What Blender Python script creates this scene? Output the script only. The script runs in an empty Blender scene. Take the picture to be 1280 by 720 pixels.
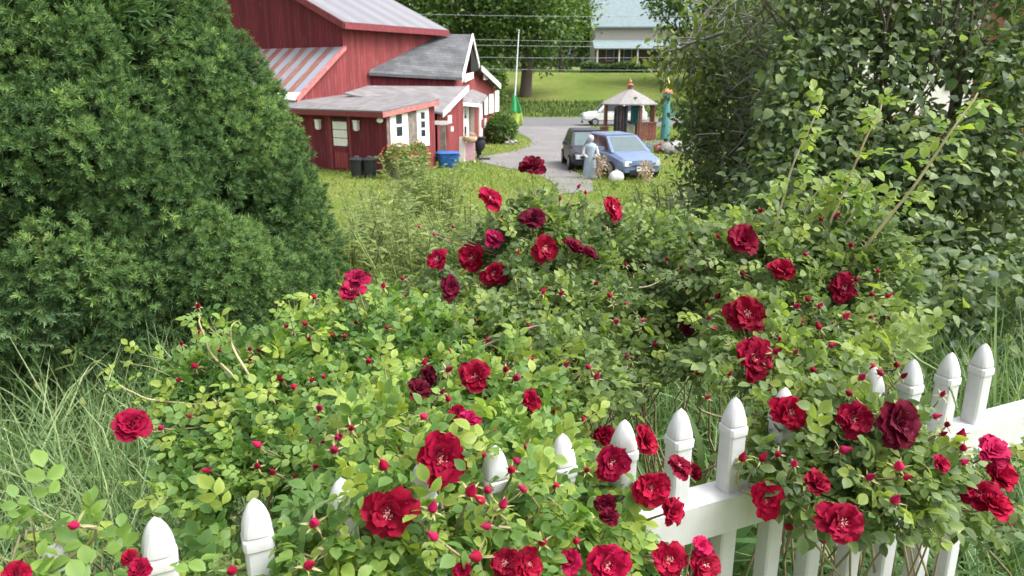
import bpy, math, random
import numpy as np
from mathutils import Vector, Matrix

# ------------------------------------------------------------------ camera, world, sun, exposure
random.seed(7)
RNG = np.random.default_rng(11)
SC = bpy.context.scene
COL = SC.collection
F = 924.4                      # focal length in photo pixels (1280 wide)
PITCH = math.radians(16.0)
CAM = np.array([0.0, 0.0, 1.6])
CP, SP = math.cos(PITCH), math.sin(PITCH)

cam_data = bpy.data.cameras.new("camera")
cam = bpy.data.objects.new("camera", cam_data)
COL.objects.link(cam)
cam.location = CAM
cam.rotation_euler = (math.radians(90) - PITCH, 0, 0)
cam_data.sensor_width = 36.0
cam_data.lens = 26.0
cam_data.clip_start = 0.02
cam_data.clip_end = 2000
cam_data.dof.use_dof = True
cam_data.dof.focus_distance = 1.15
cam_data.dof.aperture_fstop = 16.0
SC.camera = cam

SUN_EL, SUN_AZ = math.radians(56), math.radians(104)   # azimuth measured from +Y towards +X
world = bpy.data.worlds.new("World")
SC.world = world
world.use_nodes = True
wn = world.node_tree
for n in list(wn.nodes):
    wn.nodes.remove(n)
w_out = wn.nodes.new("ShaderNodeOutputWorld")
w_bg = wn.nodes.new("ShaderNodeBackground")
sky = wn.nodes.new("ShaderNodeTexSky")
sky.sky_type = 'NISHITA'
sky.sun_disc = False
sky.sun_elevation = SUN_EL
sky.sun_rotation = SUN_AZ
sky.air_density = 0.7
sky.dust_density = 6.0
sky.ozone_density = 0.6
hs = wn.nodes.new("ShaderNodeHueSaturation")        # an overcast sky is nearly grey
hs.inputs["Saturation"].default_value = 0.2
wn.links.new(sky.outputs[0], hs.inputs["Color"])
wn.links.new(hs.outputs[0], w_bg.inputs[0])
w_bg.inputs[1].default_value = 0.15
wn.links.new(w_bg.outputs[0], w_out.inputs[0])

sun_d = bpy.data.lights.new("sun", 'SUN')
sun_d.energy = 0.75
sun_d.angle = math.radians(28)
sun_d.color = (1.0, 0.96, 0.9)
sun = bpy.data.objects.new("sun", sun_d)
COL.objects.link(sun)
sdir = Vector((math.sin(SUN_AZ) * math.cos(SUN_EL), math.cos(SUN_AZ) * math.cos(SUN_EL), math.sin(SUN_EL)))
sun.rotation_euler = sdir.to_track_quat('Z', 'Y').to_euler()
sun.location = (20, 10, 40)

SC.view_settings.view_transform = 'Standard'
SC.view_settings.look = 'None'
SC.view_settings.exposure = 1.42
SC.view_settings.gamma = 1.0
SC.view_settings.use_curve_mapping = False
SC.render.engine = 'CYCLES'
SC.cycles.max_bounces = 12
SC.cycles.diffuse_bounces = 8
SC.cycles.transmission_bounces = 8
SC.cycles.transparent_max_bounces = 4
SC.cycles.use_denoising = True

# ------------------------------------------------------------------ coordinates measured on the photo
def P(px, py, d):
    """World point that the photo shows at pixel (px, py), d metres along the view axis."""
    x = (px - 640) / F * d
    y = (py - 360) / F * d
    return np.array([x, d * CP - y * SP, 1.6 - d * SP - y * CP])

def proj(p):
    """pixel and depth of world points (n,3)"""
    q = np.atleast_2d(p) - CAM
    d = q[:, 1] * CP - q[:, 2] * SP
    yc = -(q[:, 1] * SP + q[:, 2] * CP)
    return 640 + F * q[:, 0] / d, 360 + F * yc / d, d

GY = [-40, 5.0, 22.0, 62.0, 76.0, 106.0, 400.0]
GZ = [0.0, 0.0, -1.95, -2.40, -2.40, 2.0, 6.0]
def gz(y):
    return np.interp(y, GY, GZ)

def ground_at(px, py):
    """where the ray of a pixel meets the terrain"""
    d = 1.0
    last = d
    while d < 300:
        p = P(px, py, d)
        if p[2] <= gz(p[1]):
            lo, hi = last, d
            for _ in range(40):
                m = (lo + hi) / 2
                p = P(px, py, m)
                if p[2] <= gz(p[1]): hi = m
                else: lo = m
            p[2] = float(gz(p[1]))
            return p
        last = d
        d *= 1.02
    return p

# ------------------------------------------------------------------ object helpers
def setp(o, label=None, cat=None, group=None, kind=None):
    if label: o["label"] = label
    if cat: o["category"] = cat
    if group: o["group"] = group
    if kind: o["kind"] = kind
    return o

def link(o, parent=None):
    COL.objects.link(o)
    if parent is not None:
        o.parent = parent
        o.matrix_parent_inverse = Matrix.Identity(4)
    return o

def empty(name, loc=(0, 0, 0), rz=0.0):
    o = bpy.data.objects.new(name, None)
    o.empty_display_size = 0.1
    o.location = [float(v) for v in loc]
    o.rotation_euler = (0, 0, rz)
    return link(o)

def np_mesh(name, verts, faces, mat=None, parent=None, attr=None, smooth=False, uv=None, offset=None):
    """faces: (m,k) array, k = 3 or 4. Verts in the parent's local space (offset is subtracted)."""
    verts = np.asarray(verts, dtype=np.float32)
    if offset is not None:
        verts = verts - np.asarray(offset, dtype=np.float32)
    faces = np.asarray(faces, dtype=np.int32)
    m, k = faces.shape
    me = bpy.data.meshes.new(name)
    me.vertices.add(len(verts))
    me.vertices.foreach_set("co", verts.ravel())
    me.loops.add(m * k)
    me.loops.foreach_set("vertex_index", faces.ravel())
    me.polygons.add(m)
    me.polygons.foreach_set("loop_start", np.arange(0, m * k, k, dtype=np.int32))
    if smooth:
        me.polygons.foreach_set("use_smooth", np.ones(m, dtype=bool))
    me.update(calc_edges=True)
    if attr:
        for an, av in attr.items():
            a = me.attributes.new(an, 'FLOAT', 'POINT')
            a.data.foreach_set("value", np.asarray(av, dtype=np.float32))
    if mat is not None:
        me.materials.append(mat)
    o = bpy.data.objects.new(name, me)
    return link(o, parent)

class MB:
    """collects polygons (with metre UVs) and builds ONE mesh object"""
    def __init__(self):
        self.v, self.f, self.uv = [], [], []
    def poly(self, pts, uv=None):
        b = len(self.v)
        pts = [np.asarray(p, float) for p in pts]
        self.v += [tuple(p) for p in pts]
        self.f.append(list(range(b, b + len(pts))))
        if uv is None:
            n = np.zeros(3)
            for i in range(len(pts)):
                a, c = pts[i], pts[(i + 1) % len(pts)]
                n += np.cross(a, c)
            n /= (np.linalg.norm(n) + 1e-12)
            if abs(n[2]) > 0.9:
                e = pts[1] - pts[0]; e[2] = 0
                u = e / (np.linalg.norm(e) + 1e-9)
            else:
                u = np.cross([0, 0, 1.0], n); u /= np.linalg.norm(u)
            w = np.cross(n, u)
            uv = [(float(p @ u), float(p @ w)) for p in pts]
        self.uv.append(uv)
        return self
    def box(self, c, s, rz=0.0, tilt=None):
        c = np.asarray(c, float); hx, hy, hz = [q / 2 for q in s]
        R = np.array([[math.cos(rz), -math.sin(rz), 0], [math.sin(rz), math.cos(rz), 0], [0, 0, 1]])
        if tilt is not None: R = R @ tilt
        k = [c + R @ np.array([sx * hx, sy * hy, sz * hz]) for sz in (-1, 1) for sy in (-1, 1) for sx in (-1, 1)]
        for q in ((0, 2, 3, 1), (4, 5, 7, 6), (0, 1, 5, 4), (2, 6, 7, 3), (0, 4, 6, 2), (1, 3, 7, 5)):
            self.poly([k[i] for i in q])
        return self
    def slab(self, pts, th):
        """planar-ish polygon thickened downwards by th"""
        pts = [np.asarray(p, float) for p in pts]
        low = [p - np.array([0, 0, th]) for p in pts]
        self.poly(pts); self.poly(low[::-1])
        n = len(pts)
        for i in range(n):
            j = (i + 1) % n
            self.poly([pts[j], pts[i], low[i], low[j]])
        return self
    def panel(self, pts, off, th):
        """polygon pushed out along its own normal: front face at off, thickness th"""
        pts = [np.asarray(p, float) for p in pts]
        n = np.zeros(3)
        for i in range(len(pts)):
            n += np.cross(pts[i], pts[(i + 1) % len(pts)])
        n /= np.linalg.norm(n)
        a = [p + n * off for p in pts]; b = [p + n * (off - th) for p in pts]
        self.poly(a); self.poly(b[::-1])
        k = len(pts)
        for i in range(k):
            j = (i + 1) % k
            self.poly([a[j], a[i], b[i], b[j]])
        return self
    def lathe(self, prof, n=16, c=(0, 0, 0), sup=2.0, sx=1.0, sy=1.0, rz=0.0):
        """prof: (radius, z) list; sup>2 squares the section"""
        c = np.asarray(c, float)
        rings = []
        for r, z in prof:
            ring = []
            for i in range(n):
                a = 2 * math.pi * i / n
                ca, sa = math.cos(a), math.sin(a)
                k = (abs(ca) ** sup + abs(sa) ** sup) ** (-1.0 / sup)
                x, y = r * k * ca * sx, r * k * sa * sy
                ring.append(c + np.array([x * math.cos(rz) - y * math.sin(rz), x * math.sin(rz) + y * math.cos(rz), z]))
            rings.append(ring)
        b = len(self.v)
        for ring in rings:
            self.v += [tuple(p) for p in ring]
        for i in range(len(rings) - 1):
            for j in range(n):
                k = (j + 1) % n
                self.f.append([b + i * n + j, b + i * n + k, b + (i + 1) * n + k, b + (i + 1) * n + j])
                z0, z1 = prof[i][1], prof[i + 1][1]
                self.uv.append([(j / n, z0), ((j + 1) / n, z0), ((j + 1) / n, z1), (j / n, z1)])
        self.f.append([b + j for j in range(n)][::-1]); self.uv.append([(0, 0)] * n)
        e = b + (len(rings) - 1) * n
        self.f.append([e + j for j in range(n)]); self.uv.append([(0, 0)] * n)
        return self
    def tube(self, pts, r, n=6):
        pts = [np.asarray(p, float) for p in pts]
        rr = r if hasattr(r, '__len__') else [r] * len(pts)
        v, f = tube_arrays([(np.array(pts), np.array(rr))], n)
        b = len(self.v)
        self.v += [tuple(p) for p in v]
        for q in f:
            self.f.append([int(i) + b for i in q]); self.uv.append([(0, 0), (1, 0), (1, 1), (0, 1)])
        return self
    def build(self, name, mat=None, parent=None, smooth=False, bevel=0.0, auto=None):
        off = np.zeros(3)
        if parent is not None:
            pm = parent
            off = np.zeros(3)
        me = bpy.data.meshes.new(name)
        me.from_pydata(self.v, [], self.f)
        uvl = me.uv_layers.new(name="UVMap")
        flat = [c for poly in self.uv for uvp in poly for c in uvp]
        uvl.data.foreach_set("uv", np.array(flat, dtype=np.float32))
        if smooth:
            me.polygons.foreach_set("use_smooth", np.ones(len(me.polygons), dtype=bool))
        me.update()
        if mat is not None: me.materials.append(mat)
        o = bpy.data.objects.new(name, me)
        link(o, parent)
        if bevel > 0:
            b = o.modifiers.new("bevel", 'BEVEL'); b.width = bevel; b.segments = 2; b.limit_method = 'ANGLE'
        if auto:
            me.polygons.foreach_set("use_smooth", np.ones(len(me.polygons), dtype=bool))
            try: me.set_sharp_from_angle(angle=math.radians(auto))
            except Exception: pass
        return o

def tube_arrays(lines, n=5):
    """lines: list of (pts (k,3), radii (k,)) -> verts, quads"""
    V, Fq, base = [], [], 0
    ang = np.linspace(0, 2 * np.pi, n, endpoint=False)
    for pts, rad in lines:
        k = len(pts)
        t = np.gradient(pts, axis=0)
        t /= (np.linalg.norm(t, axis=1, keepdims=True) + 1e-12)
        ref = np.array([0.13, 0.31, 0.94]) if abs(t[0][2]) < 0.9 else np.array([1.0, 0.1, 0.05])
        a = np.cross(t, ref); a /= (np.linalg.norm(a, axis=1, keepdims=True) + 1e-12)
        b = np.cross(t, a)
        ring = pts[:, None, :] + rad[:, None, None] * (np.cos(ang)[None, :, None] * a[:, None, :] + np.sin(ang)[None, :, None] * b[:, None, :])
        V.append(ring.reshape(-1, 3))
        i = np.arange(k - 1)[:, None] * n; j = np.arange(n)[None, :]; jn = (j + 1) % n
        q = np.stack([i + j, i + jn, i + n + jn, i + n + j], axis=-1).reshape(-1, 4) + base
        Fq.append(q)
        base += k * n
    return np.concatenate(V), np.concatenate(Fq)

def tubes_obj(name, lines, mat, parent=None, n=5, offset=None):
    v, f = tube_arrays(lines, n)
    return np_mesh(name, v, f, mat, parent, smooth=True, offset=offset)

def norm(a):
    return a / (np.linalg.norm(a, axis=-1, keepdims=True) + 1e-12)

def frames(d, nrm):
    y = norm(d)
    z = nrm - np.sum(nrm * y, axis=-1, keepdims=True) * y
    z = norm(z)
    x = np.cross(y, z)
    return np.stack([x, y, z], axis=-1)

def rand_unit(n):
    return norm(RNG.normal(size=(n, 3)))

def scatter(name, templates, pos, R, scale, tint, mat, parent=None, offset=None, smooth=False):
    """instances of templates [(verts, faces, vtint)] written into ONE mesh"""
    n = len(pos)
    if n == 0: return None
    which = RNG.integers(0, len(templates), n)
    V, Fa, T, base = [], [], [], 0
    for ti, (tv, tf, tt) in enumerate(templates):
        s = which == ti
        m = int(s.sum())
        if m == 0: continue
        v = pos[s][:, None, :] + np.einsum('nij,kj->nki', R[s], tv) * scale[s][:, None, None]
        f = tf[None, :, :] + (np.arange(m) * len(tv))[:, None, None] + base
        t = tint[s][:, None] + tt[None, :]
        V.append(v.reshape(-1, 3)); Fa.append(f.reshape(-1, tf.shape[1])); T.append(t.reshape(-1))
        base += m * len(tv)
    return np_mesh(name, np.concatenate(V), np.concatenate(Fa), mat, parent,
                   attr={"tint": np.clip(np.concatenate(T), 0, 1)}, smooth=smooth, offset=offset)

# ------------------------------------------------------------------ materials
def new_mat(name):
    m = bpy.data.materials.new(name); m.use_nodes = True
    nt = m.node_tree
    for n in list(nt.nodes): nt.nodes.remove(n)
    out = nt.nodes.new("ShaderNodeOutputMaterial")
    b = nt.nodes.new("ShaderNodeBsdfPrincipled")
    nt.links.new(b.outputs[0], out.inputs[0])
    return m, nt, b, out

def ramp(nt, stops):
    r = nt.nodes.new("ShaderNodeValToRGB")
    e = r.color_ramp.elements
    e[0].position, e[0].color = stops[0][0], (*stops[0][1], 1)
    e[1].position, e[1].color = stops[-1][0], (*stops[-1][1], 1)
    for p, c in stops[1:-1]:
        x = e.new(p); x.color = (*c, 1)
    return r

def mix_col(nt, a, b, fac, mode='MIX'):
    m = nt.nodes.new("ShaderNodeMix"); m.data_type = 'RGBA'; m.blend_type = mode
    for s, v in ((m.inputs[6], a), (m.inputs[7], b), (m.inputs[0], fac)):
        if hasattr(v, 'is_output') or hasattr(v, 'links'):
            nt.links.new(v, s)
        else:
            s.default_value = (*v, 1) if isinstance(v, tuple) else v
    return m.outputs[2]

def math_n(nt, op, a, b=0.0, clamp=False):
    m = nt.nodes.new("ShaderNodeMath"); m.operation = op; m.use_clamp = clamp
    for i, v in enumerate((a, b)):
        if hasattr(v, 'links'): nt.links.new(v, m.inputs[i])
        else: m.inputs[i].default_value = v
    return m.outputs[0]

def noise(nt, vec, scale, detail=4, rough=0.55):
    n = nt.nodes.new("ShaderNodeTexNoise")
    n.inputs["Scale"].default_value = scale; n.inputs["Detail"].default_value = detail
    n.inputs["Roughness"].default_value = rough
    if vec is not None: nt.links.new(vec, n.inputs["Vector"])
    return n.outputs["Fac"]

def coords(nt, which="Object"):
    return nt.nodes.new("ShaderNodeTexCoord").outputs[which]

def mapping(nt, vec, sc):
    m = nt.nodes.new("ShaderNodeMapping"); m.inputs["Scale"].default_value = sc
    nt.links.new(vec, m.inputs["Vector"]); return m.outputs[0]

def bump(nt, bsdf, h, strength=0.3, dist=0.01):
    b = nt.nodes.new("ShaderNodeBump"); b.inputs["Strength"].default_value = strength; b.inputs["Distance"].default_value = dist
    nt.links.new(h, b.inputs["Height"]); nt.links.new(b.outputs[0], bsdf.inputs["Normal"])

def plain(name, col, rough=0.6, metal=0.0, var=0.12, scale=6.0, spec=0.4):
    m, nt, b, _ = new_mat(name)
    n = noise(nt, coords(nt), scale, 5)
    r = ramp(nt, [(0.3, tuple(c * (1 - var) for c in col)), (0.7, tuple(min(1, c * (1 + var)) for c in col))])
    nt.links.new(n, r.inputs[0]); nt.links.new(r.outputs[0], b.inputs["Base Color"])
    b.inputs["Roughness"].default_value = rough; b.inputs["Metallic"].default_value = metal
    b.inputs["Specular IOR Level"].default_value = spec
    return m

def leaf_mat(name, stops, rough=0.5, transl=0.3, spec=0.35, boost=1.5):
    m, nt, b, out = new_mat(name)
    a = nt.nodes.new("ShaderNodeAttribute"); a.attribute_name = "tint"
    r = ramp(nt, stops)
    nt.links.new(a.outputs["Fac"], r.inputs[0])
    nv = noise(nt, coords(nt), 25.0, 3)
    v = math_n(nt, 'MULTIPLY_ADD', nv, 0.5); v.node.inputs[2].default_value = 0.75
    h = nt.nodes.new("ShaderNodeHueSaturation")
    nt.links.new(r.outputs[0], h.inputs["Color"]); nt.links.new(v, h.inputs["Value"])
    nt.links.new(h.outputs[0], b.inputs["Base Color"])
    b.inputs["Roughness"].default_value = rough
    b.inputs["Specular IOR Level"].default_value = spec
    t = nt.nodes.new("ShaderNodeBsdfTranslucent")
    tc = mix_col(nt, h.outputs[0], (boost, boost * 1.05, boost * 0.45), 1.0, 'MULTIPLY')
    nt.links.new(tc, t.inputs[0])
    mx = nt.nodes.new("ShaderNodeMixShader"); mx.inputs[0].default_value = transl
    nt.links.new(b.outputs[0], mx.inputs[1]); nt.links.new(t.outputs[0], mx.inputs[2])
    nt.links.new(mx.outputs[0], out.inputs[0])
    return m

def board_mat(name, col, width=0.22, rough=0.75, wear=(0.30, 0.13, 0.12), wear_amt=0.55):
    """painted vertical boards, UV in metres"""
    m, nt, b, _ = new_mat(name)
    uv = coords(nt, "UV")
    sx = nt.nodes.new("ShaderNodeSeparateXYZ"); nt.links.new(uv, sx.inputs[0])
    u = math_n(nt, 'DIVIDE', sx.outputs[0], width)
    fr = math_n(nt, 'FRACT', u)
    fl = math_n(nt, 'FLOOR', u)
    wn_ = nt.nodes.new("ShaderNodeTexWhiteNoise"); wn_.noise_dimensions = '1D'
    nt.links.new(fl, wn_.inputs["W"])
    streak = noise(nt, mapping(nt, uv, (9, 0.7, 1)), 1.6, 6, 0.65)
    c1 = mix_col(nt, tuple(c * 0.78 for c in col), tuple(c * 1.2 for c in col), wn_.outputs["Value"])
    wf = ramp(nt, [(0.52, (0, 0, 0)), (0.78, (wear_amt,) * 3)])
    nt.links.new(streak, wf.inputs[0])
    c2 = mix_col(nt, c1, wear, wf.outputs[0])
    gap = math_n(nt, 'LESS_THAN', fr, 0.07)
    c3 = mix_col(nt, c2, tuple(c * 0.45 for c in col), gap)
    nt.links.new(c3, b.inputs["Base Color"])
    b.inputs["Roughness"].default_value = rough
    b.inputs["Specular IOR Level"].default_value = 0.25
    g = math_n(nt, 'SUBTRACT', 1.0, gap)
    bump(nt, b, g, 0.6, 0.02)
    return m
M = {}
def vinyl():
    m, nt, b, _ = new_mat("white_vinyl")
    c = coords(nt)
    n1 = noise(nt, mapping(nt, c, (30, 30, 2.5)), 1.0, 6, 0.7); n2 = noise(nt, c, 35, 5, 0.7)
    r = ramp(nt, [(0.42, (0.59, 0.6, 0.625)), (0.58, (0.54, 0.545, 0.55)), (0.76, (0.36, 0.37, 0.33))])
    nt.links.new(math_n(nt, 'ADD', math_n(nt, 'MULTIPLY', n1, 0.6), math_n(nt, 'MULTIPLY', n2, 0.4)), r.inputs[0])
    nt.links.new(r.outputs[0], b.inputs["Base Color"])
    b.inputs["Roughness"].default_value = 0.42
    bump(nt, b, n2, 0.08, 0.002)
    return m
M['white_vinyl'] = vinyl()
M['white_paint'] = plain("white_paint", (0.78, 0.77, 0.74), 0.55, var=0.08)
M['red_front'] = board_mat("barn_red_boards_shaded", (0.145, 0.019, 0.031), wear=(.24, .11, .11))  # shade on the front-facing walls put into a darker red
M['red_side'] = board_mat("barn_red_boards_sunlit", (0.225, 0.045, 0.048), 0.19, wear=(0.36, 0.19, 0.17))  # sunlight on the right-hand walls painted in as a lighter red
M['red_trim'] = plain("red_trim", (0.19, 0.034, 0.042), 0.6, var=0.25)
M['fascia_pink'] = plain("fascia_faded", (0.45, 0.16, 0.15), 0.6, var=0.3)
M['dark'] = plain("dark_opening", (0.012, 0.011, 0.012), 0.7)
M['black_plastic'] = plain("black_plastic", (0.018, 0.02, 0.024), 0.45)
M['blue_plastic'] = plain("blue_plastic", (0.02, 0.11, 0.38), 0.4, var=0.3)
M['pink_board'] = plain("pink_board", (0.72, 0.42, 0.5), 0.6, var=0.15)
M['tan_straw'] = plain("tan_straw", (0.62, 0.42, 0.3), 0.8, var=0.3)
M['grey_wood'] = plain("grey_wood", (0.2, 0.17, 0.15), 0.8, var=0.4)
M['brown_wood'] = plain("brown_wood", (0.17, 0.075, 0.055), 0.7, var=0.3)
M['red_brown'] = plain("red_brown_wood", (0.27, 0.1, 0.075), 0.7, var=0.3)
M['teal_cloth'] = plain("teal_cloth", (0.03, 0.16, 0.17), 0.7, var=0.3)
M['teal_paint'] = plain("teal_paint", (0.12, 0.36, 0.36), 0.6, var=0.25)
M['orange_paint'] = plain("orange_paint", (0.6, 0.26, 0.12), 0.6, var=0.3)
M['yellow_paint'] = plain("yellow_paint", (0.65, 0.55, 0.2), 0.6, var=0.2)
M['glass'] = plain("window_glass", (0.03, 0.04, 0.045), 0.08, spec=0.6)
M['windscreen'] = plain("windscreen_glass", (0.1, 0.14, 0.145), 0.12, spec=0.4)
M['car_blue'] = plain("car_silver_blue", (0.15, 0.21, 0.35), 0.3, metal=0.2, var=0.03, spec=0.6)
M['car_dark'] = plain("car_dark_grey", (0.035, 0.036, 0.048), 0.35, metal=0.2, var=0.05, spec=0.6)
M['car_white'] = plain("car_white", (0.72, 0.72, 0.72), 0.35, var=0.03, spec=0.5)
M['rubber'] = plain("tyre_rubber", (0.015, 0.015, 0.016), 0.8)
M['rim'] = plain("wheel_rim", (0.3, 0.31, 0.33), 0.5, metal=0.5)
M['lamp_glass'] = plain("lamp_glass", (0.65, 0.7, 0.74), 0.12, spec=0.8)
M['plate'] = plain("plate_white", (0.62, 0.68, 0.76), 0.5, var=0.05)
M['stone'] = plain("stone_grey", (0.33, 0.32, 0.31), 0.85, var=0.35, scale=9)
M['wire'] = plain("wire_grey", (0.32, 0.34, 0.35), 0.6)
M['pole'] = plain("pole_galvanised", (0.42, 0.46, 0.44), 0.5, metal=0.2)
M['flag'] = plain("flag_green", (0.06, 0.42, 0.16), 0.75, var=0.2, scale=2)
M['flag_yellow'] = plain("flag_yellow_green", (0.42, 0.55, 0.12), 0.75, var=0.2)
M['bark'] = plain("bark_grey_brown", (0.1, 0.08, 0.065), 0.9, var=0.4, scale=14)
M['bark_light'] = plain("bark_grey", (0.28, 0.26, 0.23), 0.9, var=0.35, scale=20)
M['cane'] = plain("rose_cane", (0.24, 0.2, 0.11), 0.6, var=0.4, scale=18)
M['shoot_green'] = plain('rose_shoot_green', (0.2, 0.22, 0.08), 0.6, var=0.35, scale=40)
M['cane_dry'] = plain("rose_cane_dry", (0.42, 0.36, 0.27), 0.8, var=0.25, scale=30)
M['shoot'] = plain("rose_shoot_pale", (0.4, 0.35, 0.19), 0.6, var=0.3, scale=30)
M['statue'] = plain("pale_blue_statue", (0.3, 0.37, 0.45), 0.7, var=0.15, scale=5)
M['statue_white'] = plain("pale_white", (0.46, 0.46, 0.49), 0.7, var=0.08)
M['beige_wall'] = plain("beige_siding", (0.42, 0.39, 0.36), 0.8, var=0.1)
M['brick'] = plain("porch_brick", (0.16, 0.11, 0.09), 0.85, var=0.4)
M['teal_roof'] = plain("teal_metal_roof", (0.185, 0.245, 0.26), 0.8, var=0.12, scale=2)
M['house_white'] = plain("house_white", (0.8, 0.79, 0.77), 0.6, var=0.06)
M['brick_red'] = plain("faded_red_wall", (0.42, 0.13, 0.11), 0.8, var=0.25)

def roof_grey():
    m, nt, b, _ = new_mat("shed_roof_grey")
    uv = coords(nt, "UV")
    n = noise(nt, mapping(nt, uv, (1.0, 2.2, 1)), 1.3, 7, 0.65)
    r = ramp(nt, [(0.3, (0.11, 0.105, 0.11)), (0.55, (0.19, 0.18, 0.185)), (0.75, (0.27, 0.255, 0.26))])
    nt.links.new(n, r.inputs[0]); nt.links.new(r.outputs[0], b.inputs["Base Color"])
    b.inputs["Roughness"].default_value = 0.85
    return m
M['roof_grey'] = roof_grey()

def roof_black():
    m, nt, b, _ = new_mat("shingle_roof_charcoal")
    uv = coords(nt, "UV")
    br = nt.nodes.new("ShaderNodeTexBrick")
    br.inputs["Scale"].default_value = 1.0
    br.inputs["Brick Width"].default_value = 0.9; br.inputs["Row Height"].default_value = 0.2
    br.inputs["Mortar Size"].default_value = 0.012
    br.inputs["Color1"].default_value = (0.055, 0.06, 0.068, 1); br.inputs["Color2"].default_value = (0.085, 0.09, 0.1, 1)
    br.inputs["Mortar"].default_value = (0.035, 0.036, 0.04, 1)
    nt.links.new(uv, br.inputs["Vector"])
    n = noise(nt, uv, 1.1, 6, 0.6)
    r = ramp(nt, [(0.35, (0.8, 0.8, 0.8)), (0.7, (1.9, 1.85, 1.8))])
    nt.links.new(n, r.inputs[0])
    c = mix_col(nt, br.outputs["Color"], r.outputs[0], 1.0, 'MULTIPLY')
    nt.links.new(c, b.inputs["Base Color"]); b.inputs["Roughness"].default_value = 0.8
    return m
M['roof_black'] = roof_black()

def roof_metal(name, cols, width):
    """sheet metal roof in panels of uneven colour, UV in metres"""
    m, nt, b, _ = new_mat(name)
    uv = coords(nt, "UV")
    sx = nt.nodes.new("ShaderNodeSeparateXYZ"); nt.links.new(uv, sx.inputs[0])
    u = math_n(nt, 'DIVIDE', sx.outputs[0], width)
    fl = math_n(nt, 'FLOOR', u); fr = math_n(nt, 'FRACT', u)
    md = math_n(nt, 'FRACT', math_n(nt, 'MULTIPLY', fl, 0.5))
    wnn = nt.nodes.new("ShaderNodeTexWhiteNoise"); wnn.noise_dimensions = '1D'; nt.links.new(fl, wnn.inputs["W"])
    wob = noise(nt, mapping(nt, uv, (2.5, 0.8, 1)), 1.5, 6, 0.7)
    k = math_n(nt, 'ADD', math_n(nt, 'MULTIPLY', md, 1.1), math_n(nt, 'MULTIPLY', math_n(nt, 'SUBTRACT', wnn.outputs["Value"], 0.5), 0.5))
    k = math_n(nt, 'ADD', k, math_n(nt, 'MULTIPLY', math_n(nt, 'SUBTRACT', wob, 0.5), 1.5))
    r = ramp(nt, cols); nt.links.new(k, r.inputs[0])
    nt.links.new(r.outputs[0], b.inputs["Base Color"])
    b.inputs["Roughness"].default_value = 0.75; b.inputs["Specular IOR Level"].default_value = 0.15
    seam = math_n(nt, 'LESS_THAN', fr, 0.12)
    bump(nt, b, seam, 0.5, 0.03)
    return m
M['roof_striped'] = roof_metal("rusty_striped_metal_roof", [(0.05, (0.27, 0.285, 0.34)), (0.28, (0.27, 0.24, 0.27)), (0.45, (0.25, 0.14, 0.12)), (0.7, (0.25, 0.095, 0.065))], 0.42)
M['roof_barn'] = roof_metal("barn_metal_roof", [(0.0, (0.17, 0.17, 0.19)), (0.5, (0.215, 0.215, 0.235)), (1.0, (0.185, 0.18, 0.2))], 0.6)

def shingle_cone():
    m, nt, b, _ = new_mat("gazebo_shingles")  # greyed
    n = noise(nt, coords(nt), 5.0, 6, 0.7)
    r = ramp(nt, [(0.3, (0.2, 0.19, 0.19)), (0.7, (0.31, 0.295, 0.29))])
    nt.links.new(n, r.inputs[0]); nt.links.new(r.outputs[0], b.inputs["Base Color"])
    b.inputs["Roughness"].default_value = 0.9
    return m
M['gazebo_roof'] = shingle_cone()

def ground_mat():
    m, nt, b, _ = new_mat("grass_ground")
    c = coords(nt, "Object")
    big = noise(nt, c, 0.16, 5, 0.6)
    mid = noise(nt, c, 1.3, 6, 0.7)
    fine = noise(nt, c, 14.0, 5, 0.7)
    r1 = ramp(nt, [(0.3, (0.075, 0.125, 0.022)), (0.5, (0.13, 0.175, 0.036)), (0.68, (0.215, 0.215, 0.08))])
    nt.links.new(math_n(nt, 'ADD', math_n(nt, 'MULTIPLY', big, 0.6), math_n(nt, 'MULTIPLY', mid, 0.4)), r1.inputs[0])
    v = ramp(nt, [(0.3, (0.62, 0.62, 0.62)), (0.7, (1.3, 1.3, 1.3))])
    nt.links.new(fine, v.inputs[0])
    nt.links.new(mix_col(nt, r1.outputs[0], v.outputs[0], 1.0, 'MULTIPLY'), b.inputs["Base Color"])
    b.inputs["Roughness"].default_value = 0.95; b.inputs["Specular IOR Level"].default_value = 0.1
    bump(nt, b, fine, 0.6, 0.05)
    return m
M['ground'] = ground_mat()

def gravel_mat(name, a, c2, sc=18):
    m, nt, b, _ = new_mat(name)
    c = coords(nt, "Object")
    n = noise(nt, c, sc, 6, 0.75); n2 = noise(nt, c, 0.5, 4, 0.6)
    r = ramp(nt, [(0.3, a), (0.7, c2)])
    nt.links.new(math_n(nt, 'ADD', math_n(nt, 'MULTIPLY', n, 0.55), math_n(nt, 'MULTIPLY', n2, 0.45)), r.inputs[0])
    nt.links.new(r.outputs[0], b.inputs["Base Color"]); b.inputs["Roughness"].default_value = 0.95
    bump(nt, b, n, 0.5, 0.02)
    return m
M['gravel'] = gravel_mat("gravel", (0.115, 0.11, 0.112), (0.23, 0.22, 0.218), 9)
M['asphalt'] = gravel_mat("asphalt", (0.1, 0.1, 0.108), (0.15, 0.15, 0.158), 6)

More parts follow.
